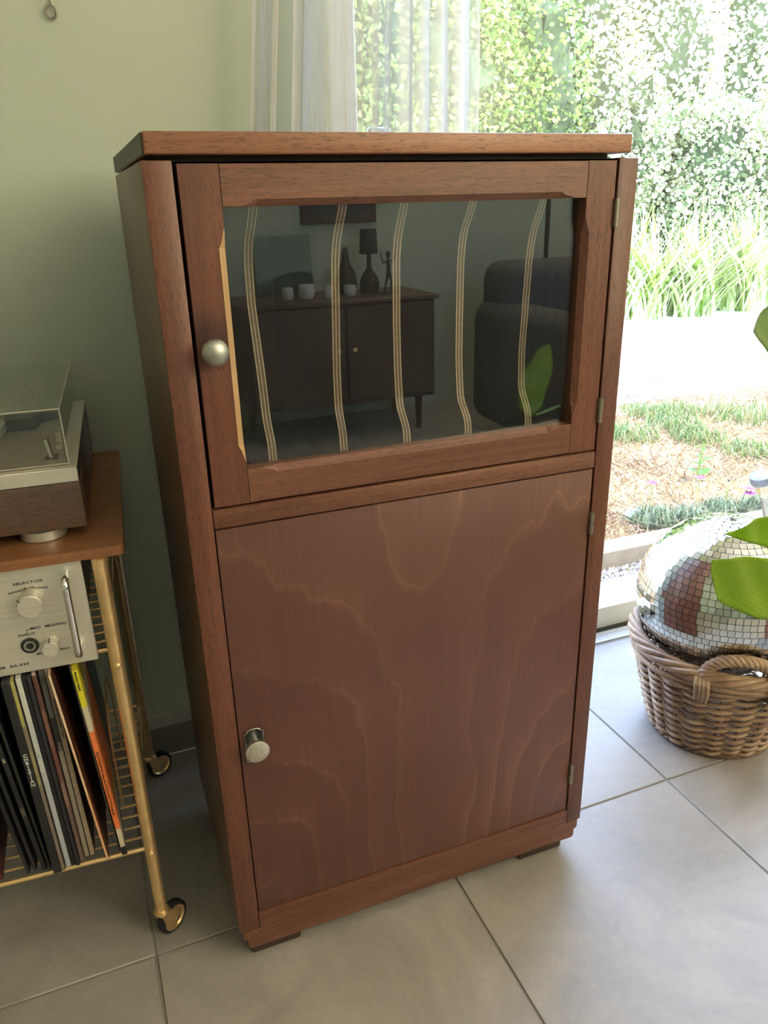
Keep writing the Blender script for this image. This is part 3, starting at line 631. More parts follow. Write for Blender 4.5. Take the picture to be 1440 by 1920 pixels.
MB().tube([(-0.030, 0.047, 0.0905), (-0.033, 0.050, 0.112)], [0.0036, 0.0042], 12).obj('start_lever', M['chrome'], tt)
for yy_, r_, h in ((0.118, 0.0068, 0.010), (0.172, 0.0075, 0.004), (0.085, 0.005, 0.004), (0.225, 0.0075, 0.003)):
    MB().lathe([(r_, 0.0901), (r_*.95, 0.0901+h), (0, 0.0903+h)], 20, at(-0.022, yy_, 0)).obj('button', M['alu'], tt)
# dust cover: five acrylic sheets, edge highlights painted as thin pale tubes
L0, L1, D0, D1, Z0, Z1 = -0.440, -0.0085, 0.010, 0.338, 0.0905, 0.1560
lid = MB(); th_ = 0.003
ldo = MB().box((L0, D0, Z1-th_), (L1, D1, Z1)).box((L0, D0, Z0), (L1, D0+th_, Z1-th_)).box((L0, D1-th_, Z0), (L1, D1, Z1-th_)).box((L0, D0+th_, Z0), (L0+th_, D1-th_, Z1-th_)).box((L1-th_, D0+th_, Z0), (L1, D1-th_, Z1-th_)).obj('dust_cover', M['acrylic'], tt)
eg = MB()
for a, b in (((L0, D0, Z1), (L1, D0, Z1)), ((L1, D0, Z0), (L1, D0, Z1)), ((L1, D0, Z1), (L1, D1, Z1)), ((L0, D0, Z0+.001), (L1, D0, Z0+.001))):
    eg.tube([a, b], 0.0008, 6)
eg.obj('cover_glint', M['acrylic_glint'], ldo)

# records on the lower shelf
def recmat(name, bands, face, rough=0.45, streak=None):
    """spine bands by height above the shelf; the cover face may differ"""
    t = NT(name); tc = t.n('TexCoord'); sp = t.n('SeparateXYZ', {0: (tc, 3)})
    v = t.math('DIVIDE', (sp, 2), 0.315)
    sp_c = t.ramp(v, bands, 'CONSTANT') if len(bands) > 1 else t.ramp(v, [(0.0, bands[0][1]), (1.0, bands[0][1])])
    g = t.n('NewGeometry'); oi = t.n('TexCoord'); sn = t.n('SeparateXYZ', {0: (oi, 1)})
    nz = t.n('TexNoise', {'Vector': (tc, 3), 'Scale': 90.0, 'Detail': 4.0}); wear = t.ramp(nz, [(0.3, 0.82), (0.6, 1.0)])
    if streak: 
        s = t.n('TexNoise', {'Vector': t.n('Mapping', {'Vector': (tc, 3), 'Scale': (5, 160, 9)}), 'Scale': 1.0, 'Detail': 3.0})
        fc = t.ramp(s, [(0.45, streak[0]), (0.62, streak[1]), (0.75, streak[0])])
    elif face is None: fc = sp_c
    else: fc = t.ramp(nz, [(0, face), (1, face)])
    f = t.math('GREATER_THAN', t.math('ABSOLUTE', (sn, 0)), 0.5)
    c = t.n('Mix', {0: f, 6: (sp_c, 0), 7: (fc, 0)}, data_type='RGBA')
    c = t.n('Mix', {0: 1.0, 6: (c, 2), 7: (wear, 0)}, data_type='RGBA', blend_type='MULTIPLY')
    return t.done(t.n('BsdfPrincipled', {'Base Color': (c, 2), 'Roughness': rough}))
BK = (0.014, 0.014, 0.016); CRM = (0.62, 0.53, 0.38); ORG = (0.80, 0.20, 0.05); YEL = (0.72, 0.62, 0.03)
# bottom x, top x (at z .466), thickness, front offset, spine bands, cover colour, label, writing
RC = [
 (-0.2850, -0.3020, 0.0075, 0.006, [(0, (0.10, 0.015, 0.03))], (0.06, 0.01, 0.02), 'wine-red record sleeve leaning at the far left of the shelf', None),
 (-0.2500, -0.2770, 0.0046, 0.006, [(0, BK), (0.55, (0.10, 0.11, 0.08)), (0.60, BK)], BK, 'black record sleeve with pale spine lettering, leaning beside the wine-red one', ('BUTCHERING OF TALA   43887', 0.0032, 'cream', 0)),
 (-0.2420, -0.2665, 0.0046, 0.008, [(0, BK), (0.5, (0.05, 0.055, 0.05))], BK, 'leaning black record sleeve with grey lettering, third from the shelf\'s left', ('SOUL  NIGHT', 0.0030, 'grey', 0)),
 (-0.2305, -0.2550, 0.0058, 0.005, [(0, BK), (0.3, (0.09, 0.09, 0.05)), (0.34, BK), (0.7, (0.16, 0.15, 0.08)), (0.74, BK)], BK, 'scuffed black record sleeve with olive flecks along its spine', ('LIVE', 0.0036, 'cream', 0)),
 (-0.2235, -0.2440, 0.0036, 0.004, [(0, (0.02, 0.025, 0.02))], BK, 'thin dark record sleeve pressed against the stacked white letters one', None),
 (-0.2145, -0.2225, 0.0095, -0.006, [(0, BK)], BK, 'thick black record sleeve with white stacked letters on its spine', ('C\nH\nR\nI\nS\nT\nI\nA\nN', 0.0066, 'white', 1)),
 (-0.2070, -0.2150, 0.0046, -0.004, [(0, (0.20, 0.15, 0.12)), (0.45, (0.30, 0.26, 0.12)), (0.62, (0.22, 0.18, 0.13)), (0.74, (0.42, 0.38, 0.10))], (0.12, 0.10, 0.07), 'brown record sleeve with yellow streaks at the top of its spine', None),
 (-0.2005, -0.2085, 0.0062, 0.000, [(0, (0.44, 0.45, 0.50)), (0.5, (0.55, 0.57, 0.54)), (0.75, (0.66, 0.66, 0.56))], (0.4, 0.4, 0.4), 'pale grey-white record sleeve standing between the dark ones', ('JAZZ', 0.0034, 'grey', 0)),
 (-0.1940, -0.2020, 0.0048, 0.001, [(0, BK)], BK, 'black record sleeve directly right of the pale grey-white one', None),
 (-0.1885, -0.1970, 0.0044, -0.002, [(0, (0.02, 0.02, 0.03))], BK, 'blue-black record sleeve directly left of the russet patterned one', None),
 (-0.1830, -0.1915, 0.0052, 0.004, [(0, (0.16, 0.10, 0.085)), (0.30, (0.26, 0.15, 0.12)), (0.42, (0.15, 0.06, 0.045)), (0.60, (0.22, 0.10, 0.07)), (0.78, (0.12, 0.05, 0.04)), (0.94, (0.55, 0.42, 0.35))], (0.10, 0.05, 0.04), 'russet patterned record sleeve in the middle of the row', None),
 (-0.1770, -0.1840, 0.0064, 0.011, [(0, (0.30, 0.26, 0.20)), (0.52, (0.28, 0.24, 0.19)), (0.56, (0.02, 0.02, 0.02)), (0.72, (0.13, 0.13, 0.12)), (0.88, (0.09, 0.09, 0.09))], (0.1, 0.1, 0.1), 'record sleeve with a spine half beige and half charcoal', ('STORIES', 0.0034, 'grey', 0)),
 (-0.1700, -0.1770, 0.0066, 0.011, [(0, (0.38, 0.29, 0.20)), (1, (0.3, 0.2, 0.1))], (0.14, 0.10, 0.07), 'beige record sleeve with dark spine lettering', ('ERIC KLOSS  GRITS & GRAVY   STEREO', 0.0034, 'black', 0)),
 (-0.1510, -0.1735, 0.0038, -0.004, [(0, (0.80, 0.42, 0.22)), (0.35, (0.80, 0.52, 0.32)), (0.62, (0.85, 0.60, 0.40))], None, 'thin salmon-spined record sleeve leaning with black streaky cover showing', None),
 (-0.1355, -0.1500, 0.0022, 0.006, [(0, (0.16, 0.14, 0.12))], BK, 'very thin grey record sleeve behind the orange and yellow one', None),
 (-0.1290, -0.1452, 0.0066, -0.004, [(0, BK), (0.045, CRM), (0.145, ORG), (0.655, CRM), (0.775, YEL)], None, 'record sleeve with yellow, cream and orange bands at the right end', ('ELLA FITZGERALD Sings the DUKE ELLINGTON Songbook', 0.0042, 'black', 2)),
]
TXT = {'cream': plain('cream_print', (0.60, 0.56, 0.38), 0.6, 0, 0), 'grey': plain('grey_print', (0.32, 0.31, 0.28), 0.6, 0, 0), 'white': plain('white_print', (0.80, 0.80, 0.75), 0.6, 0, 0), 'black': M['lettering']}
DOWN = Matrix(((0, 1, 0), (0, 0, -1), (-1, 0, 0))).to_euler()      # lettering that runs down a spine
for i, (xb, xt, t_, fo, bands, face, lab, wr) in enumerate(RC):
    lean = math.atan((xt-xb)/0.298)
    zl = 0.1685
    p = cartpt(0, 0); yb = 0.088-0.052*(xb+0.095)+fo
    if not (isinstance(bands[0], tuple)): continue
    mt = recmat('sleeve_%d' % i, [(a, b) for a, b in bands], face, streak=((0.012, 0.010, 0.010), (0.30, 0.075, 0.02)) if 'salmon' in lab else None)
    r_ = MB().box((-t_/2, 0, 0), (t_/2, 0.312, 0.2985), min(0.0006, t_*0.2)).obj('record_sleeve', mt, None, (xb+t_*0.1, yb, zl+0.0008+abs(math.sin(lean))*t_/2), (0, lean, TH+(R(5.0) if i == len(RC)-1 else R(2.5))))
    tag(r_, lab, 'record', 'record sleeves on the trolley\'s lower shelf')
    if wr:
        s, size, c_, mode = wr
        if mode == 0: text(s, size, TXT[c_], r_, (0, -0.0003, 0.185 if 'ERIC' not in s else 0.225), DOWN)
        elif mode == 1: text(s, size, TXT[c_], r_, (0.0, -0.0003, 0.170), line=0.86)
        else:
            text(s, size, TXT[c_], r_, (0.0, -0.0003, 0.123), DOWN, spacing=1.0)
            text('Matthew Halsall', 0.0042, TXT[c_], r_, (0.0, -0.0003, 0.283), DOWN)

# ---------------------------------------------------------------- mirror ball in a wicker basket
BC = Vector((0.968, 0.179, 0.287)); BR = 0.152
ball = thing('mirror_ball', 'large mirror ball with square mirror tiles resting in the wicker basket', 'mirror ball', BC)
MB().lathe([(0 if k in (0, 40) else (BR-0.0016)*math.sin(PI*k/40), -(BR-0.0016)*math.cos(PI*k/40)) for k in range(41)], 72).obj('core', M['ball_core'], ball)
tl = []; rows = 39; pitch = PI*BR/rows
for k in range(rows):
    ph = PI*(k+0.5)/rows; n = max(4, int(2*PI*BR*math.sin(ph)/pitch)); o0 = random.random()
    for q in range(n):
        a = 2*PI*(q+o0)/n; nv = Vector((math.sin(ph)*math.cos(a), math.sin(ph)*math.sin(a), math.cos(ph)))
        tl.append((nv, k))
view = (Vector(cam.matrix_world.translation)-BC)
def score(nv):
    p = BC+nv*BR; dv = Vector(cam.matrix_world.translation)-p; s = dv.normalized().dot(nv)
    if p.z < 0.20: s -= 0.5
    return s
tl.sort(key=lambda a: -score(a[0]))
ts = pitch*0.925/2
tme = MB().box((-ts, -ts, -0.0010), (ts, ts, 0.0006)).mesh('mirror_tile'); tme.materials.append(M['mirror'])
def tilemx(nv):
    z = (nv+Vector((random.gauss(0, .013), random.gauss(0, .013), random.gauss(0, .013)))).normalized()
    x = Vector((0, 0, 1)).cross(nv); x = x.normalized() if x.length > 1e-4 else Vector((1, 0, 0)); x = (x-z*x.dot(z)).normalized(); y = z.cross(x)
    mm = Matrix((x, y, z)).transposed().to_4x4(); mm.translation = nv*(BR-0.0008); return mm
for nv, k in tl[:300]:
    o = link('mirror_tile', tme, None, ball); o.matrix_local = tilemx(nv)
rest = MB()
for nv, k in tl[300:]: rest.box((-ts, -ts, -0.0010), (ts, ts, 0.0006), 0, 1, tilemx(nv))
tag(rest.obj('mirror_tiles', M['mirror'], ball), kind='stuff')
rg = MB(); rg.tube([(0.013*math.cos(a), 0.013*math.sin(a), BR+0.0075+0.003*math.sin(a)) for a in np.linspace(0, 2*PI, 28)[:-1]], 0.0010, 8, closed=True)
rg.obj('hanging_ring', M['steel'], ball)
MB().lathe([(0.008, BR-0.001), (0.007, BR+0.003), (0.003, BR+0.004), (0.0025, BR+0.0065), (0, BR+0.007)], 16).obj('ring_mount', M['steel'], ball)

BX = Vector((0.977, 0.170, 0.0))
bk = thing('wicker_basket', 'round brown wicker basket with a twisted handle, standing by the glass door', 'basket', BX)
def RB(z): return 0.107+(0.158-0.107)*(z/0.20)**0.85
NS = 22
st_me = None
for q in range(NS):
    a = 2*PI*q/NS
    MB().tube([(RB(z)*math.cos(a), RB(z)*math.sin(a), z) for z in np.linspace(0.006, 0.196, 9)], 0.0028, 7).obj('stake', M['wicker'], bk)
def weave(z, ph, r_=0.0039, amp=0.0066, n=176, dz=0.0016, start=0.0):
    pts = []
    for k in range(n):
        a = 2*PI*k/n; s = math.cos(NS/2*a+ph)
        pts.append(((RB(z)+amp*s)*math.cos(a+start), (RB(z)+amp*s)*math.sin(a+start), z+dz*math.sin(NS/2*a+ph)+0.0010*math.sin(3*a+z*90)))
    return MB().tube(pts, r_, 7, closed=True)
z = 0.012; i = 0
while z < 0.166:
    weave(z, PI*(i % 2)).obj('weaver', M['wicker'], bk)
    z += 0.0081; i += 1
def rope(path, R_, r_, strands, turns, closed=True):
    """strands twisted round a path of (point, outward, up)"""
    b = MB(); N = len(path)
    for s in range(strands):
        pts = []
        for k, (p, u1, u2) in enumerate(path):
            a = 2*PI*(s/strands+turns*k/(N if closed else N-1)); pts.append(p+(u1*math.cos(a)+u2*math.sin(a))*R_)
        b.tube(pts, r_, 8, closed=closed)
    return b
pr = []
for k in range(220):
    a = 2*PI*k/220; pr.append((Vector((0.1590*math.cos(a), 0.1590*math.sin(a), 0.198+0.003*math.cos(a-2.6))), Vector((math.cos(a), math.sin(a), 0)), Vector((0, 0, 1))))
rope(pr, 0.0088, 0.0056, 5, 5).obj('rim', M['wicker'], bk)
for zz_, r0_, ph_ in ((0.170, 0.158, 0.0), (0.1775, 0.162, 2.1), (0.185, 0.1625, 4.0)):
    MB().tube([((r0_+0.0016*math.sin(4*a+ph_))*math.cos(a), (r0_+0.0016*math.sin(4*a+ph_))*math.sin(a), zz_+0.003*math.sin(3*a+ph_)) for a in np.linspace(0, 2*PI, 121)[:-1]], 0.0046, 8, closed=True).obj('band_rod', M['wicker'], bk)
pr = [(Vector((0.1110*math.cos(a), 0.1110*math.sin(a), 0.0085)), Vector((math.cos(a), math.sin(a), 0)), Vector((0, 0, 1))) for a in np.linspace(0, 2*PI, 161)[:-1]]
rope(pr, 0.0042, 0.0034, 3, 16).obj('foot_border', M['wicker'], bk)
MB().lathe([(0, 0.006), (0.104, 0.006), (0.104, 0.011), (0, 0.011)], 40).obj('base', M['wicker'], bk)
for ang, nm in ((R(-123), 'handle'), (R(57), 'handle')):
    er = Vector((math.cos(ang), math.sin(ang), 0)); et = Vector((-math.sin(ang), math.cos(ang), 0)); path = []
    hw, hh = 0.060, 0.064
    for k in range(72):
        a = PI*k/71; c_, s_ = math.cos(a), math.sin(a)
        d = Vector(et*hw*c_*(1.0)); zz_ = 0.178+hh*(max(0, s_)**0.62)
        tang = (math.sqrt(max(0, 0.162**2-(hw*c_)**2)))
        p = er*tang+et*hw*c_+Vector((0, 0, zz_))-er*0.004*s_
        path.append(p)
    fr_ = []
    for k, p in enumerate(path):
        d = (path[min(k+1, 71)]-path[max(k-1, 0)]).normalized(); u1 = er-d*er.dot(d); u1.normalize(); fr_.append((p, u1, d.cross(u1)))
    h = rope(fr_, 0.0062, 0.0049, 4, 5, closed=False)
    for sgn in (-1, 1):      # wrapped ends
        for q in range(4):
            c_ = et*(sgn*(hw+0.002+0.006*(q-1.5)))
            rr = math.sqrt(0.162**2-c_.length**2)
            h.tube([er*(rr+0.004)+c_+Vector((0, 0, 0.205)), er*(rr+0.014)+c_+Vector((0, 0, 0.190)), er*(rr+0.012)+c_*0.97+Vector((0, 0, 0.170)), er*(rr-0.002)+c_*0.93+Vector((0, 0, 0.148))], [0.0036, 0.0040, 0.0038, 0.0030], 8)
    h.obj('handle', M['wicker'], bk)

# ---------------------------------------------------------------- curtains
def curtain(name, label, path, zt=2.35, zb=0.02, nz=30, amp=0.004):
    vs, fs = [], []; n = len(path)
    for j in range(nz):
        z = zt+(zb-zt)*j/(nz-1)
        for i, (x, y) in enumerate(path):
            dx = amp*math.sin(z*3.1+i*0.7)*math.sin(i*0.23+1.0)+0.118*(max(z, 0.75)-1.09)*max(0.0, 1-(x-0.20)/0.32); vs.append((x+dx, y+0.6*amp*math.sin(z*4.3+i*0.5), z))
    for j in range(nz-1):
        for i in range(n-1): a = j*n+i; fs.append((a, a+1, a+n+1, a+n))
    me = bpy.data.meshes.new(name); me.from_pydata(vs, [], fs); me.update()
    for p in me.polygons: p.use_smooth = True
    o = link(name, me, M['sheer']); tag(o, label, 'curtain', 'sheer curtains at the glass door'); return o
def folds(x0, x1, y, spec, n=150, sw=0.010):
    """spec: list of (x position fraction, fold depth); folds overlap so the cloth doubles up"""
    out = []
    for k in range(n):
        s = k/(n-1); x = x0+(x1-x0)*s; d = 0.0
        ph = spec(s); out.append((x+sw*math.sin(ph*1.0+0.6), y+0.016*math.sin(ph)))
    return out
curtain('curtain', 'narrow gathered strip of sheer white curtain at the left end', folds(0.200, 0.236, 0.430, lambda s: 2*PI*0.9*s, 50, 0.002), amp=0.0012)
curtain('curtain', 'wide sheer white curtain behind the cabinet top, half over the garden', folds(0.257, 0.572, 0.436, lambda s: 2*PI*(1.1*s+4.6*s**2.0+0.35*math.sin(9*s)), 190, 0.013), amp=0.0022)

# ---------------------------------------------------------------- plant in the foreground, outside the frame to the right
plant = thing('potted_plant', 'lime-green broad-leaved plant reaching in from the right edge of the picture', 'plant', (1.16, -0.40, 0.0))
plant['label'] = 'lime-green broad-leaved plant reaching in front of the mirror ball'
PO = Vector(plant.location)
MB().lathe([(0, 0), (0.10, 0), (0.105, 0.004), (0.135, 0.21), (0.146, 0.212), (0.148, 0.245), (0.138, 0.245), (0.134, 0.222), (0, 0.220)], 48).obj('pot', M['terracotta'], plant)
def big_leaf(outline, y0, tip, root, cup, mat, name='leaf', sag=0.0):
    """heart-shaped blade: outline in (x,z) about a midrib from tip to root, cupped and wavy"""
    bm = bmesh.new(); vs = [bm.verts.new((x, 0, z)) for x, z in outline]; f = bm.faces.new(vs)
    bmesh.ops.triangulate(bm, faces=[f]); 
    for _ in range(4): bmesh.ops.subdivide_edges(bm, edges=[e for e in bm.edges if e.calc_length() > 0.008], cuts=1, use_grid_fill=False); bmesh.ops.triangulate(bm, faces=bm.faces)
    T, Rt = Vector(tip), Vector(root); d = (Rt-T); L = d.length; d.normalize(); nrm = Vector((-d.y, d.x))
    uvl = bm.loops.layers.uv.new('UVMap')
    for v in bm.verts:
        q = Vector((v.co.x, v.co.z))-T; a = q.dot(d); b = q.dot(nrm)
        v.co.y = y0-cup*abs(b)*1.0+0.0025*math.sin(a*120+b*60)+sag*(a/L)**2*0.05
    for fc in bm.faces:
        fc.smooth = True
        for lp in fc.loops:
            q = Vector((lp.vert.co.x, lp.vert.co.z))-T; lp[uvl].uv = (q.dot(d)/L, q.dot(nrm)/0.1)
    me = bpy.data.meshes.new(name); bm.to_mesh(me); bm.free()
    o = link(name, me, mat, plant, -PO); md = o.modifiers.new('thick', 'SOLIDIFY'); md.thickness = 0.0006; return o
big_leaf([(.6199, .5554), (.6195, .549), (.6207, .5418), (.6255, .528), (.6322, .5144), (.639, .501), (.6472, .4881), (.6588, .4805), (.6863, .4643), (.7139, .4506), (.7396, .4419), (.770, .437), (.797, .443), (.812, .462), (.812, .488), (.800, .505), (.808, .520), (.800, .536), (.775, .545), (.745, .543), (.7193, .5391), (.6867, .547), (.6535, .5541), (.6295, .556)], -0.12, (.6472, .4881), (.800, .505), 0.10, M['lime_leaf'])
big_leaf([(.7116, .5449), (.7425, .5311), (.771, .5197), (.7985, .5078), (.830, .497), (.860, .500), (.872, .520), (.868, .545), (.845, .562), (.815, .566), (.7875, .5606), (.7633, .5588), (.7468, .5539), (.731, .5462)], -0.05, (.7116, .5449), (.858, .530), 0.12, M['lime_leaf'])
big_leaf([(.6715, .8635), (.6646, .8568), (.6616, .852), (.6587, .8413), (.6565, .8323), (.6678, .8211), (.6771, .8129), (.6826, .8065), (.700, .792), (.725, .782), (.750, .790), (.762, .815), (.752, .842), (.728, .862), (.700, .872)], -0.10, (.6565, .8323), (.750, .826), 0.15, M['pale_leaf'])
big_leaf([(.640, .655), (.652, .700), (.676, .735), (.700, .742), (.712, .715), (.706, .670), (.690, .630), (.668, .612), (.650, .625)], -0.36, (.676, .740), (.680, .615), 0.1, M['lime_leaf'])
for rt, bend in (((.800, -.12, .505), .62), ((.858, -.05, .530), .66), ((.750, -.10, .826), .98), ((.680, -.36, .615), .74)):
    a = Vector((1.16, -0.40, 0.215)); b = Vector((1.05, -0.32, bend)); c = Vector(rt); pts = []
    for k in range(15): s = k/14; pts.append(a*(1-s)**2+b*2*s*(1-s)+c*s*s-PO)
    MB().tube(pts, [0.0042-0.0018*k/14 for k in range(15)], 8).obj('stem', M['stem'], plant)
MB().lathe([(0, 0.214), (0.131, 0.214), (0.131, 0.2225), (0, 0.2245)], 32).obj('soil', M['bark'], plant)

# ---------------------------------------------------------------- the garden
struct(MB().box((-6, 0.66, -0.30), (14, 0.98, -0.045)).box((-6, 0.98, -0.30), (14, 12, -0.032)).obj('lawn_ground', M['lawn']))
kb = struct(MB().box((-3, 0.895, -0.30), (1.62, 0.975, 0.012), 0.007, 2).box((1.628, 0.895, -0.30), (4.6, 0.975, 0.010), 0.007, 2).obj('kerb', M['concrete']))
struct(MB().box((-3, 2.45, -0.2), (12, 5.1, -0.0265)).obj('path', M['pale_path']))  # pale strip of ground between the dry lawn and the hedge
def scatter(name, mat, parent, centers, dirs, lens, widths, tones, kind='stuff', bend=0.25, loc=None):
    """leaves as folded diamonds: centre, direction, length, width, tone per leaf"""
    n = len(centers); c = np.asarray(centers, float); d = np.asarray(dirs, float); d /= np.linalg.norm(d, axis=1)[:, None]+1e-9
    r0 = rng.normal(size=(n, 3)); s = np.cross(d, r0); s /= np.linalg.norm(s, axis=1)[:, None]+1e-9; nn = np.cross(d, s)
    L = np.asarray(lens)[:, None]; Wd = np.asarray(widths)[:, None]
    v = np.empty((n, 6, 3))
    v[:, 0] = c-d*L*.5; v[:, 3] = c+d*L*.5-nn*L*bend*0.6
    v[:, 1] = c-d*L*.15+s*Wd*.5+nn*L*bend*.3; v[:, 5] = c-d*L*.15-s*Wd*.5+nn*L*bend*.3
    v[:, 2] = c+d*L*.2+s*Wd*.38+nn*L*bend*.15; v[:, 4] = c+d*L*.2-s*Wd*.38+nn*L*bend*.15
    me = bpy.data.meshes.new(name); me.vertices.add(n*6); me.vertices.foreach_set('co', v.reshape(-1))
    idx = (np.arange(n)[:, None]*6+np.array([0, 1, 5, 1, 2, 4, 5, 2, 3, 4])[None]).reshape(-1)
    me.loops.add(n*10); me.loops.foreach_set('vertex_index', idx.astype(np.int32))
    ls = (np.arange(n)[:, None]*10+np.array([0, 3, 7])[None]).reshape(-1); me.polygons.add(n*3); me.polygons.foreach_set('loop_start', ls.astype(np.int32))
    me.update(calc_edges=True)
    at_ = me.attributes.new('tone', 'FLOAT', 'POINT'); at_.data.foreach_set('value', np.repeat(np.asarray(tones, float), 6).astype(np.float32))
    o = link(name, me, mat, parent, loc)
    if kind: o['kind'] = kind
    return o
def shrub(name, label, cat, center, rad, n, size, mat, elong=1.7, grp=None, tone=(0, 1), hull=0.74, trunk=True, down=0.0):
    cx, cy = center; rx, ry, rz, z0 = rad
    n = int(n*1.7); size *= 0.88
    t = thing(name, label, cat, (cx, cy, -0.03), 0, grp)
    lob = [(rng.uniform(-.45, .45)*rx, rng.uniform(-.35, .35)*ry, z0+rng.uniform(.30, .78)*rz, rng.uniform(.42, .62)) for _ in range(9)]
    pc_, pd_ = [], []
    k = rng.integers(0, 9, n); u = rng.normal(size=(n, 3)); u /= np.linalg.norm(u, axis=1)[:, None]
    u[:, 1] = -np.abs(u[:, 1])*rng.choice([1, 1, 1, -0.6], n)
    l = np.array(lob)[k]; rr = (0.86+0.20*rng.random(n))[:, None]
    c_ = l[:, :3]+u*rr*l[:, 3:4]*np.array([rx, ry, rz*0.62]); c_[:, 2] = np.maximum(c_[:, 2], 0.03)
    dd = u*0.5+rng.normal(size=(n, 3))*0.8; dd[:, 2] -= down
    tn = np.clip(tone[0]+(tone[1]-tone[0])*rng.random(n), 0, 1)
    sz = size*(0.7+0.6*rng.random(n))
    scatter('foliage', mat, t, c_, dd, sz, sz/elong, tn)
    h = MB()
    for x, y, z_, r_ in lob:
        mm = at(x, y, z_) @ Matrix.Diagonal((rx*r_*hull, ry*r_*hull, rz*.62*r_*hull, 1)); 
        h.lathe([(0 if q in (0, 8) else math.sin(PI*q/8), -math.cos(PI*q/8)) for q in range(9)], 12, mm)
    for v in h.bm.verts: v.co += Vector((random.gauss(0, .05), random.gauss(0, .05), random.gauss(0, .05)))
    h.obj('dark_hull', M['hull'], t)
    if trunk: MB().tube([(0, 0, -0.02), (0.04, 0.02, (z0+rz*0.4)*0.5), (0, 0, z0+rz*0.4)], [0.06, 0.045, 0.03], 9).obj('trunk', M['bark'], t)
    return t
shrub('hedge_shrub', 'deep green small-leaved shrub seen just right of the sheer curtain', 'shrub', (3.55, 5.75), (0.95, 0.6, 2.9, 0.0), 9000, 0.060, M['hedge_leaf'])
shrub('hedge_shrub', 'green shrub seen through the sheer curtain', 'shrub', (2.35, 5.7), (0.9, 0.6, 2.9, 0.0), 7000, 0.065, M['hedge_leaf'], tone=(.3, 1))
shrub('hedge_tree', 'dusky olive tree at the top of the hedge behind the others', 'tree', (4.45, 6.9), (1.1, 0.6, 1.6, 1.9), 6000, 0.075, M['hedge_leaf'], tone=(.0, .7))
shrub('sunlit_shrub', 'dazzling white sunlit tall shrub filling the middle of the garden view', 'shrub', (5.35, 6.2), (1.15, 0.6, 3.1, 0.2), 11000, 0.065, M['bright_leaf'], 1.3)
shrub('sunlit_shrub', 'dazzling white sunlit shrub at the right edge of the garden view', 'shrub', (7.1, 6.5), (1.3, 0.6, 3.2, 0.2), 9000, 0.070, M['bright_leaf'], 1.3)
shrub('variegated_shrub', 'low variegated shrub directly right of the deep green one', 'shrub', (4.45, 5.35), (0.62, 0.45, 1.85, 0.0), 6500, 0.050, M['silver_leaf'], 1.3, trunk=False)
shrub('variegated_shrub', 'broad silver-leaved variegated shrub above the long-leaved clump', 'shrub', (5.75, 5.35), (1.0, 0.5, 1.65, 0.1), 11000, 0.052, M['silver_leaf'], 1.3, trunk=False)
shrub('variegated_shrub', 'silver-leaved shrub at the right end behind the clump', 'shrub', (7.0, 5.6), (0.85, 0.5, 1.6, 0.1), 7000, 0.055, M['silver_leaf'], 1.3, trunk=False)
def clump(name, label, cat, x, y, n, L, wd, mat, spread, grp=None, lift=0.9, z0=-0.028, arch=0.5, tone=(0, 1), stuff=True):
    """a tuft of arching blades, all rooted together"""
    t = thing(name, label, cat, (x, y, z0), 0, grp)
    a = rng.random(n)*2*PI; ro = np.sqrt(rng.random(n))*spread*0.6; ln = L*(0.55+0.6*rng.random(n)); out = (0.15+0.85*rng.random(n))*arch
    seg = 4; vs = np.empty((n, (seg+1)*2, 3)); sd = np.stack([-np.sin(a), np.cos(a)], 1)
    bx = ro*np.cos(a*3.1+1); by = ro*np.sin(a*3.1+1)
    for k in range(seg+1):
        s = k/seg; r_ = ln*out*s*s**0.4; z_ = ln*lift*(s-0.45*out*s*s); w_ = wd*(1-s**2.2)*0.5+0.0002
        px_ = bx+np.cos(a)*r_; py_ = by+np.sin(a)*r_
        vs[:, 2*k, 0] = px_+sd[:, 0]*w_; vs[:, 2*k, 1] = py_+sd[:, 1]*w_; vs[:, 2*k, 2] = z_
        vs[:, 2*k+1, 0] = px_-sd[:, 0]*w_; vs[:, 2*k+1, 1] = py_-sd[:, 1]*w_; vs[:, 2*k+1, 2] = z_
    q = np.concatenate([np.array([2*k, 2*k+1, 2*k+3, 2*k+2]) for k in range(seg)])
    idx = (np.arange(n)[:, None]*(seg+1)*2+q[None]).reshape(-1)
    me = bpy.data.meshes.new('blades'); me.vertices.add(n*(seg+1)*2); me.vertices.foreach_set('co', vs.reshape(-1))
    me.loops.add(len(idx)); me.loops.foreach_set('vertex_index', idx.astype(np.int32))
    me.polygons.add(n*seg); me.polygons.foreach_set('loop_start', (np.arange(n*seg)*4).astype(np.int32)); me.update(calc_edges=True)
    at_ = me.attributes.new('tone', 'FLOAT', 'POINT'); at_.data.foreach_set('value', np.repeat(tone[0]+(tone[1]-tone[0])*rng.random(n), (seg+1)*2).astype(np.float32))
    o = link('blades', me, mat, t); o['kind'] = 'stuff'
    return t
for i, (x, y, n, lab) in enumerate(((4.62, 5.02, 320, 'arching long-leaved clump half hidden by the cabinet edge, at the hedge foot'), (5.10, 4.95, 420, 'second arching long-leaved clump from the cabinet, in front of the hedge'), (5.75, 5.0, 480, 'arching long-leaved clump in the middle of the hedge foot'), (6.45, 4.95, 480, 'arching long-leaved clump near the right edge, at the hedge foot'), (7.2, 5.1, 420, 'arching long-leaved clump farthest right at the hedge foot'))):
    clump('daylily_clump', lab, 'plant', x, y, n, 1.05, 0.032, M['blade_leaf'], 0.45, 'long-leaved clumps along the hedge', 0.95, arch=0.75)
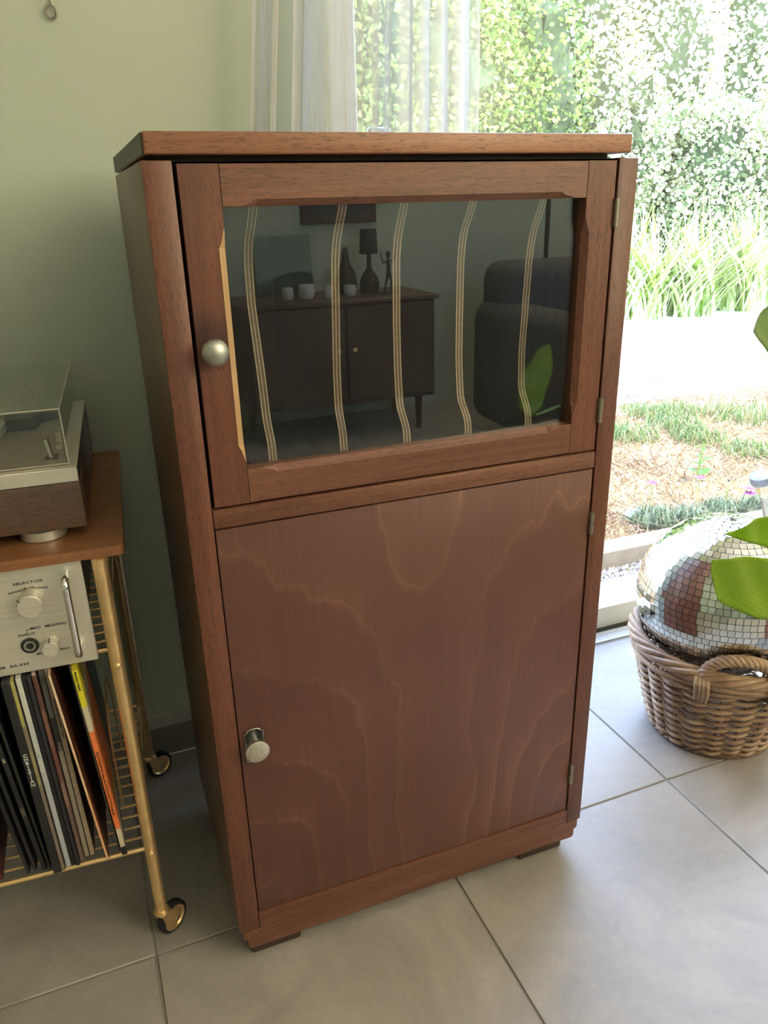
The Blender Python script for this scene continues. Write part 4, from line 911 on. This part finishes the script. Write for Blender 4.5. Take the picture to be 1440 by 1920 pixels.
# lawn blades: dry straw over the near lawn
n = 26000
gx = rng.uniform(1.15, 4.4, n); gy = 0.985+(rng.random(n)**1.6)*2.2; keep = (gx > 0.9+0.55*(gy-0.98)); gx, gy = gx[keep], gy[keep]; n = len(gx)
dn = rng.normal(size=(n, 3)); dn[:, 2] = np.abs(dn[:, 2])*0.7+0.25
ln = 0.030+0.040*rng.random(n)
tn = np.clip(0.15+0.85*rng.random(n)+0.25*np.sin(gx*5+gy*3)*np.sin(gy*7), 0, 1)
lw = scatter('dry_grass', M['dry_blade'], None, np.stack([gx, gy, -0.032+ln*0.25], 1), dn, ln, np.full(n, 0.0042), tn, bend=0.15)
tag(lw, 'straw-coloured dry lawn grass beyond the concrete kerb', 'grass')
for x, y, s, lab in ((2.49, 2.239, .11, 'small green grass tuft in the far dry lawn, nearest the cabinet'), (2.642, 2.185, .11, 'green grass tuft in the far dry lawn, right of the smallest one'), (2.465, 1.998, .12, 'faded green grass tuft in the middle of the dry lawn'), (2.86, 1.976, .17, 'large dark green grass tuft right of centre in the dry lawn'), (2.411, 1.78, .11, 'yellowish grass tuft above the leafy weed'), (2.46, 1.548, .10, 'small grass tuft between the weed and the solar light'), (2.167, 1.947, .12, 'pale grass tuft beside the cabinet edge')):
    clump('grass_tuft', lab, 'grass', x, y, 300, s*0.62, 0.005, M['green_blade'], s*1.9, 'green tufts in the dry lawn', 0.8, arch=0.8, tone=(.0, .9))
# leafy weed
wd = thing('leafy_weed', 'single upright leafy green weed in the dry lawn', 'plant', (2.03, 1.372, -0.03))
MB().tube([(0, 0, 0), (0.005, 0, 0.07), (0.012, 0, 0.15)], [0.003, 0.0025, 0.0012], 7).obj('stem', M['stem'], wd)
for k in range(11):
    a = k*2.4; z_ = 0.02+0.012*k; L = 0.066*(1-k/16); d = Vector((math.cos(a), math.sin(a), 0.35)).normalized(); s = Vector((-math.sin(a), math.cos(a), 0)); b = Vector((0.006, 0, z_))
    me = bpy.data.meshes.new('leaf'); me.from_pydata([b, b+d*L*.4+s*L*.36, b+d*L, b+d*L*.4-s*L*.36, b+d*L*.45+Vector((0, 0, -.004))], [], [(0, 1, 4), (1, 2, 4), (2, 3, 4), (3, 0, 4)]); link('leaf', me, M['weed'], wd)
# grey-green flowering border plants on the kerb
def carnation(x, y, label, sp, heads, n=420):
    t = clump('border_plant', label, 'plant', x, y, int(n*0.8), 0.072, 0.0048, M['grey_blade'], sp, 'grey-green border plants at the kerb', 0.85, arch=1.0)
    for hx, hy, hz, petals in heads:
        MB().tube([(hx*0.5, hy*0.5, 0.01), (hx*0.9, hy*0.9, hz*0.6), (hx, hy, hz)], 0.0011, 6).obj('flower_stem', M['stem'], t)
        if petals:
            bm = bmesh.new()
            for k in range(9):
                a = 2*PI*k/9; p0 = Vector((hx, hy, hz)); d = Vector((math.cos(a), math.sin(a), 0.25)); s = Vector((-math.sin(a), math.cos(a), 0))
                v = [bm.verts.new(p) for p in (p0, p0+d*0.015+s*0.0055, p0+d*0.023, p0+d*0.015-s*0.0055)]; bm.faces.new(v)
            me = bpy.data.meshes.new('flower'); bm.to_mesh(me); bm.free(); link('flower', me, M['petal'], t)
        else: MB().lathe([(0, -0.004), (0.005, 0), (0.004, 0.005), (0, 0.007)], 10, at(hx, hy, hz)).obj('seed_head', M['bark'], t)
    return t
carnation(1.60, 1.085, 'grey-green border plant with one magenta flower, behind the ball\'s upper left', 0.13, [(0.03, 0.07, 0.115, True)], 520)
carnation(1.72, 1.04, 'grey-green border plant directly behind the top of the ball', 0.12, [(0.10, 0.10, 0.11, True)], 480)
carnation(1.86, 1.06, 'grey-green border plant with a dry seed head beside the solar light', 0.12, [(0.05, 0.04, 0.10, False), (0.09, -0.02, 0.065, True), (0.10, 0.0, 0.075, True)], 480)
carnation(2.00, 1.02, 'grey-green border plant standing behind the solar light', 0.13, [], 480)
st = MB().lathe([(0, -0.012), (0.030, -0.008), (0.036, 0.002), (0.022, 0.012), (0, 0.015)], 9, Matrix.Diagonal((1.3, 0.8, 1, 1))).obj('stone', M['sill'], None, (1.585, 1.175, -0.022), (0.1, 0.1, 0.4)); tag(st, 'flat white stone lying on the dry lawn by the kerb', 'stone')
# gravel strip
n = 5200; gx = rng.uniform(0.9, 2.4, n); gy = rng.uniform(0.778, 0.893, n); bm = bmesh.new()
pv = np.array([(1, 0, 0), (0, 1, 0), (-1, 0, 0), (0, -1, 0), (0, 0, .7), (0, 0, -.7)]); pf = [(0, 1, 4), (1, 2, 4), (2, 3, 4), (3, 0, 4), (1, 0, 5), (2, 1, 5), (3, 2, 5), (0, 3, 5)]
V = np.empty((n, 6, 3)); sz = 0.003+0.006*rng.random(n)
for i in range(n):
    q = Euler(rng.random(3)*6).to_matrix(); V[i] = (pv*np.array([1, .75, .8])*sz[i]) @ np.array(q)+np.array([gx[i], gy[i], -0.043+0.004*rng.random()])
F = (np.arange(n)[:, None, None]*6+np.array(pf)[None]).reshape(-1, 3)
me = bpy.data.meshes.new('gravel'); me.from_pydata(V.reshape(-1, 3).tolist(), [], F.tolist()); me.update()
at_ = me.attributes.new('tone', 'FLOAT', 'POINT'); at_.data.foreach_set('value', np.repeat(rng.random(n), 6).astype(np.float32))
gv = link('gravel', me, M['pebble']); tag(gv, 'grey gravel strip between the door sill and the kerb', 'gravel', kind='stuff')
# solar garden light
sl = thing('solar_light', 'small silver solar garden light on a stake behind the mirror ball', 'garden light', (1.850, 0.850, -0.03), rot=(0, R(-20), 0))
MB().tube([(0, 0, -0.06), (0, 0, 0.158)], 0.0085, 14).obj('stake', M['hinge'], sl)
MB().lathe([(0.016, 0.158), (0.0235, 0.212), (0.022, 0.213), (0.015, 0.160)], 24, None, False).obj('lens', glass('clear_plastic', (0.92, 0.88, 0.74), 0.1, 1.5), sl)
for k in range(10):
    a = 2*PI*k/10; MB().tube([(0.0162*math.cos(a), 0.0162*math.sin(a), 0.160), (0.0228*math.cos(a), 0.0228*math.sin(a), 0.212)], 0.0009, 5).obj('lens_rib', M['ceramic'], sl)
MB().lathe([(0.0, 0.212), (0.031, 0.212), (0.032, 0.216), (0.031, 0.236), (0.026, 0.240), (0, 0.241)], 28).obj('cap', plain('weathered_steel', (0.16, 0.165, 0.18), 0.5, 0.6), sl)

# ---------------------------------------------------------------- the far side of the room (seen mirrored in the cabinet glass)
sb = thing('sideboard', 'low dark wooden sideboard reflected in the cabinet glass', 'sideboard', (0.98, -2.55, 0))
MB().box((-0.42, -0.20, 0.16), (0.42, 0.20, 0.585), 0.003).obj('body', M['sideboard'], sb)
MB().box((-0.44, -0.21, 0.586), (0.44, 0.21, 0.606), 0.004).obj('top', M['sideboard'], sb)
for a, b in ((-0.41, -0.005), (0.005, 0.41)):
    d = MB().box((a, 0.2005, 0.18), (b, 0.214, 0.575), 0.002).obj('door', M['sideboard'], sb); MB().lathe([(0.008, 0), (0.010, 0.012), (0, 0.014)], 12, at(b-0.03 if a < 0 else a+0.03, 0.214, 0.40) @ Matrix.Rotation(R(-90), 4, 'X')).obj('knob', M['brass'], d)
for a in (-0.36, 0.36):
    for b in (-0.15, 0.15): MB().tube([(a, b, 0.0), (a, b, 0.16)], [0.012, 0.018], 10).obj('leg', M['sideboard'], sb)
def landscape():
    t = NT('hill_painting'); tc = t.n('TexCoord'); sp = t.n('SeparateXYZ', {0: (tc, 3)})
    x = (sp, 0); hill = t.math('ADD', t.math('MULTIPLY', t.math('SINE', t.math('MULTIPLY', t.math('ADD', x, 0.055), 14.0)), 0.026), 0.072)
    f = t.math('GREATER_THAN', (sp, 2), hill)
    c = t.n('Mix', {0: f, 6: (0.03, 0.055, 0.05, 1), 7: (0.17, 0.24, 0.20, 1)}, data_type='RGBA')
    return t.done(t.n('BsdfPrincipled', {'Base Color': (c, 2), 'Roughness': 0.6}))
pc1 = thing('propped_picture', 'landscape picture with a dark hill propped on the sideboard', 'picture', (0.825, -2.70, 0.6065), rot=(R(8), 0, 0))
MB().box((-0.13, -0.006, 0.0), (0.13, 0.006, 0.255)).obj('canvas', landscape(), pc1)
pc2 = thing('wall_picture', 'dark rectangular picture hanging high above the sideboard', 'picture', (1.12, -2.79, 0.90))
MB().box((-0.18, -0.01, 0), (0.18, 0.012, 0.30), 0.003).obj('frame', M['sideboard'], pc2); MB().box((-0.155, 0.0121, 0.025), (0.155, 0.0135, 0.275)).obj('print', plain('faded_print', (0.10, 0.085, 0.10), 0.6, 0, 0.5, 9), pc2)
lp = thing('table_lamp', 'small table lamp with a dark drum shade on the sideboard', 'lamp', (1.19, -2.60, 0.6065))
MB().lathe([(0.0, 0), (0.040, 0), (0.046, 0.04), (0.032, 0.075), (0.012, 0.10), (0.008, 0.175)], 24).obj('base', M['bronze'], lp)
MB().lathe([(0.042, 0.165), (0.036, 0.27), (0.035, 0.27), (0.041, 0.166)], 28, None, False).obj('lamp_shade', M['shade'], lp)
fg = thing('dancing_figurine', 'thin dark metal figurine with raised arms on the sideboard', 'figurine', (1.243, -2.50, 0.6065))
MB().tube([(0.020, 0, 0.0), (0.012, 0, 0.05), (0.002, 0, 0.095), (0.0, 0, 0.135), (0.0, 0, 0.150)], [0.0035, 0.005, 0.008, 0.010, 0.004], 8).tube([(-0.022, 0, 0.0), (-0.010, 0, 0.05), (0.0, 0, 0.095)], [0.0035, 0.005, 0.007], 8).tube([(0, 0, 0.137), (0.022, 0, 0.135), (0.032, 0, 0.165), (0.034, 0, 0.20)], [0.006, 0.004, 0.003, 0.002], 8).tube([(0, 0, 0.137), (-0.024, 0, 0.130), (-0.032, 0, 0.155), (-0.034, 0, 0.180)], [0.006, 0.004, 0.003, 0.002], 8).lathe([(0, 0.150), (0.008, 0.155), (0.010, 0.165), (0.006, 0.176), (0, 0.178)], 12).box((-0.035, -0.018, -0.0005), (0.035, 0.018, 0.003)).obj('figure', M['bronze'], fg)
for x, y, r_, h, lab in ((0.78, -2.50, 0.026, 0.050, 'pale ceramic cup at the left of the sideboard top'), (0.86, -2.49, 0.036, 0.060, 'round pale ceramic bowl on the sideboard'), (0.95, -2.47, 0.020, 0.055, 'slim pale ceramic beaker by the picture corner'), (1.06, -2.50, 0.030, 0.045, 'wide pale ceramic pot left of the table lamp')):
    o = MB().lathe([(0, 0), (r_*.7, 0), (r_, h*.45), (r_*.85, h), (r_*.78, h), (r_*.9, h*.45), (0, h*.1)], 24).obj('ceramic_pot', M['ceramic'], None, (x, y, 0.6065)); tag(o, lab, 'pot', 'ceramics on the sideboard')
o = MB().lathe([(0, 0), (0.045, 0), (0.050, 0.03), (0.040, 0.09), (0.018, 0.13), (0.012, 0.19), (0, 0.20)], 24).obj('bottle_vase', M['bronze'], None, (1.085, -2.62, 0.6065)); tag(o, 'dark bell-shaped vase behind the pots on the sideboard', 'vase')
sf = thing('sofa', 'dark grey sofa with rounded arms reflected in the right half of the glass', 'sofa', (2.14, -1.85, 0))
MB().box((-0.55, -0.42, 0.06), (0.95, 0.42, 0.30), 0.03, 3).obj('base', M['sofa'], sf)
MB().box((-0.55, -0.46, 0.28), (0.95, -0.20, 0.74), 0.07, 4).obj('backrest', M['sofa'], sf)
for a, b in ((-0.60, -0.40), (0.80, 1.0)): MB().box((a, -0.44, 0.06), (b, 0.44, 0.58), 0.07, 4).obj('armrest', M['sofa'], sf)
for a, b in ((-0.39, 0.19), (0.205, 0.79)): MB().box((a, -0.20, 0.30), (b, 0.42, 0.44), 0.04, 3).obj('seat_cushion', M['sofa'], sf)
flp = thing('floor_lamp', 'dark slim floor lamp with a wide dish shade beside the sofa', 'lamp', (2.02, -2.45, 0))
MB().lathe([(0, 0), (0.13, 0), (0.13, 0.015), (0, 0.022)], 32).obj('base', M['bronze'], flp)
MB().tube([(0, 0, 0.02), (0, 0, 1.10)], 0.011, 10).obj('pole', M['bronze'], flp)
MB().lathe([(0.05, 1.08), (0.10, 1.11), (0.17, 1.19), (0.165, 1.19), (0.095, 1.115), (0.04, 1.09)], 36, None, False).obj('lamp_shade', M['ceramic'], flp)
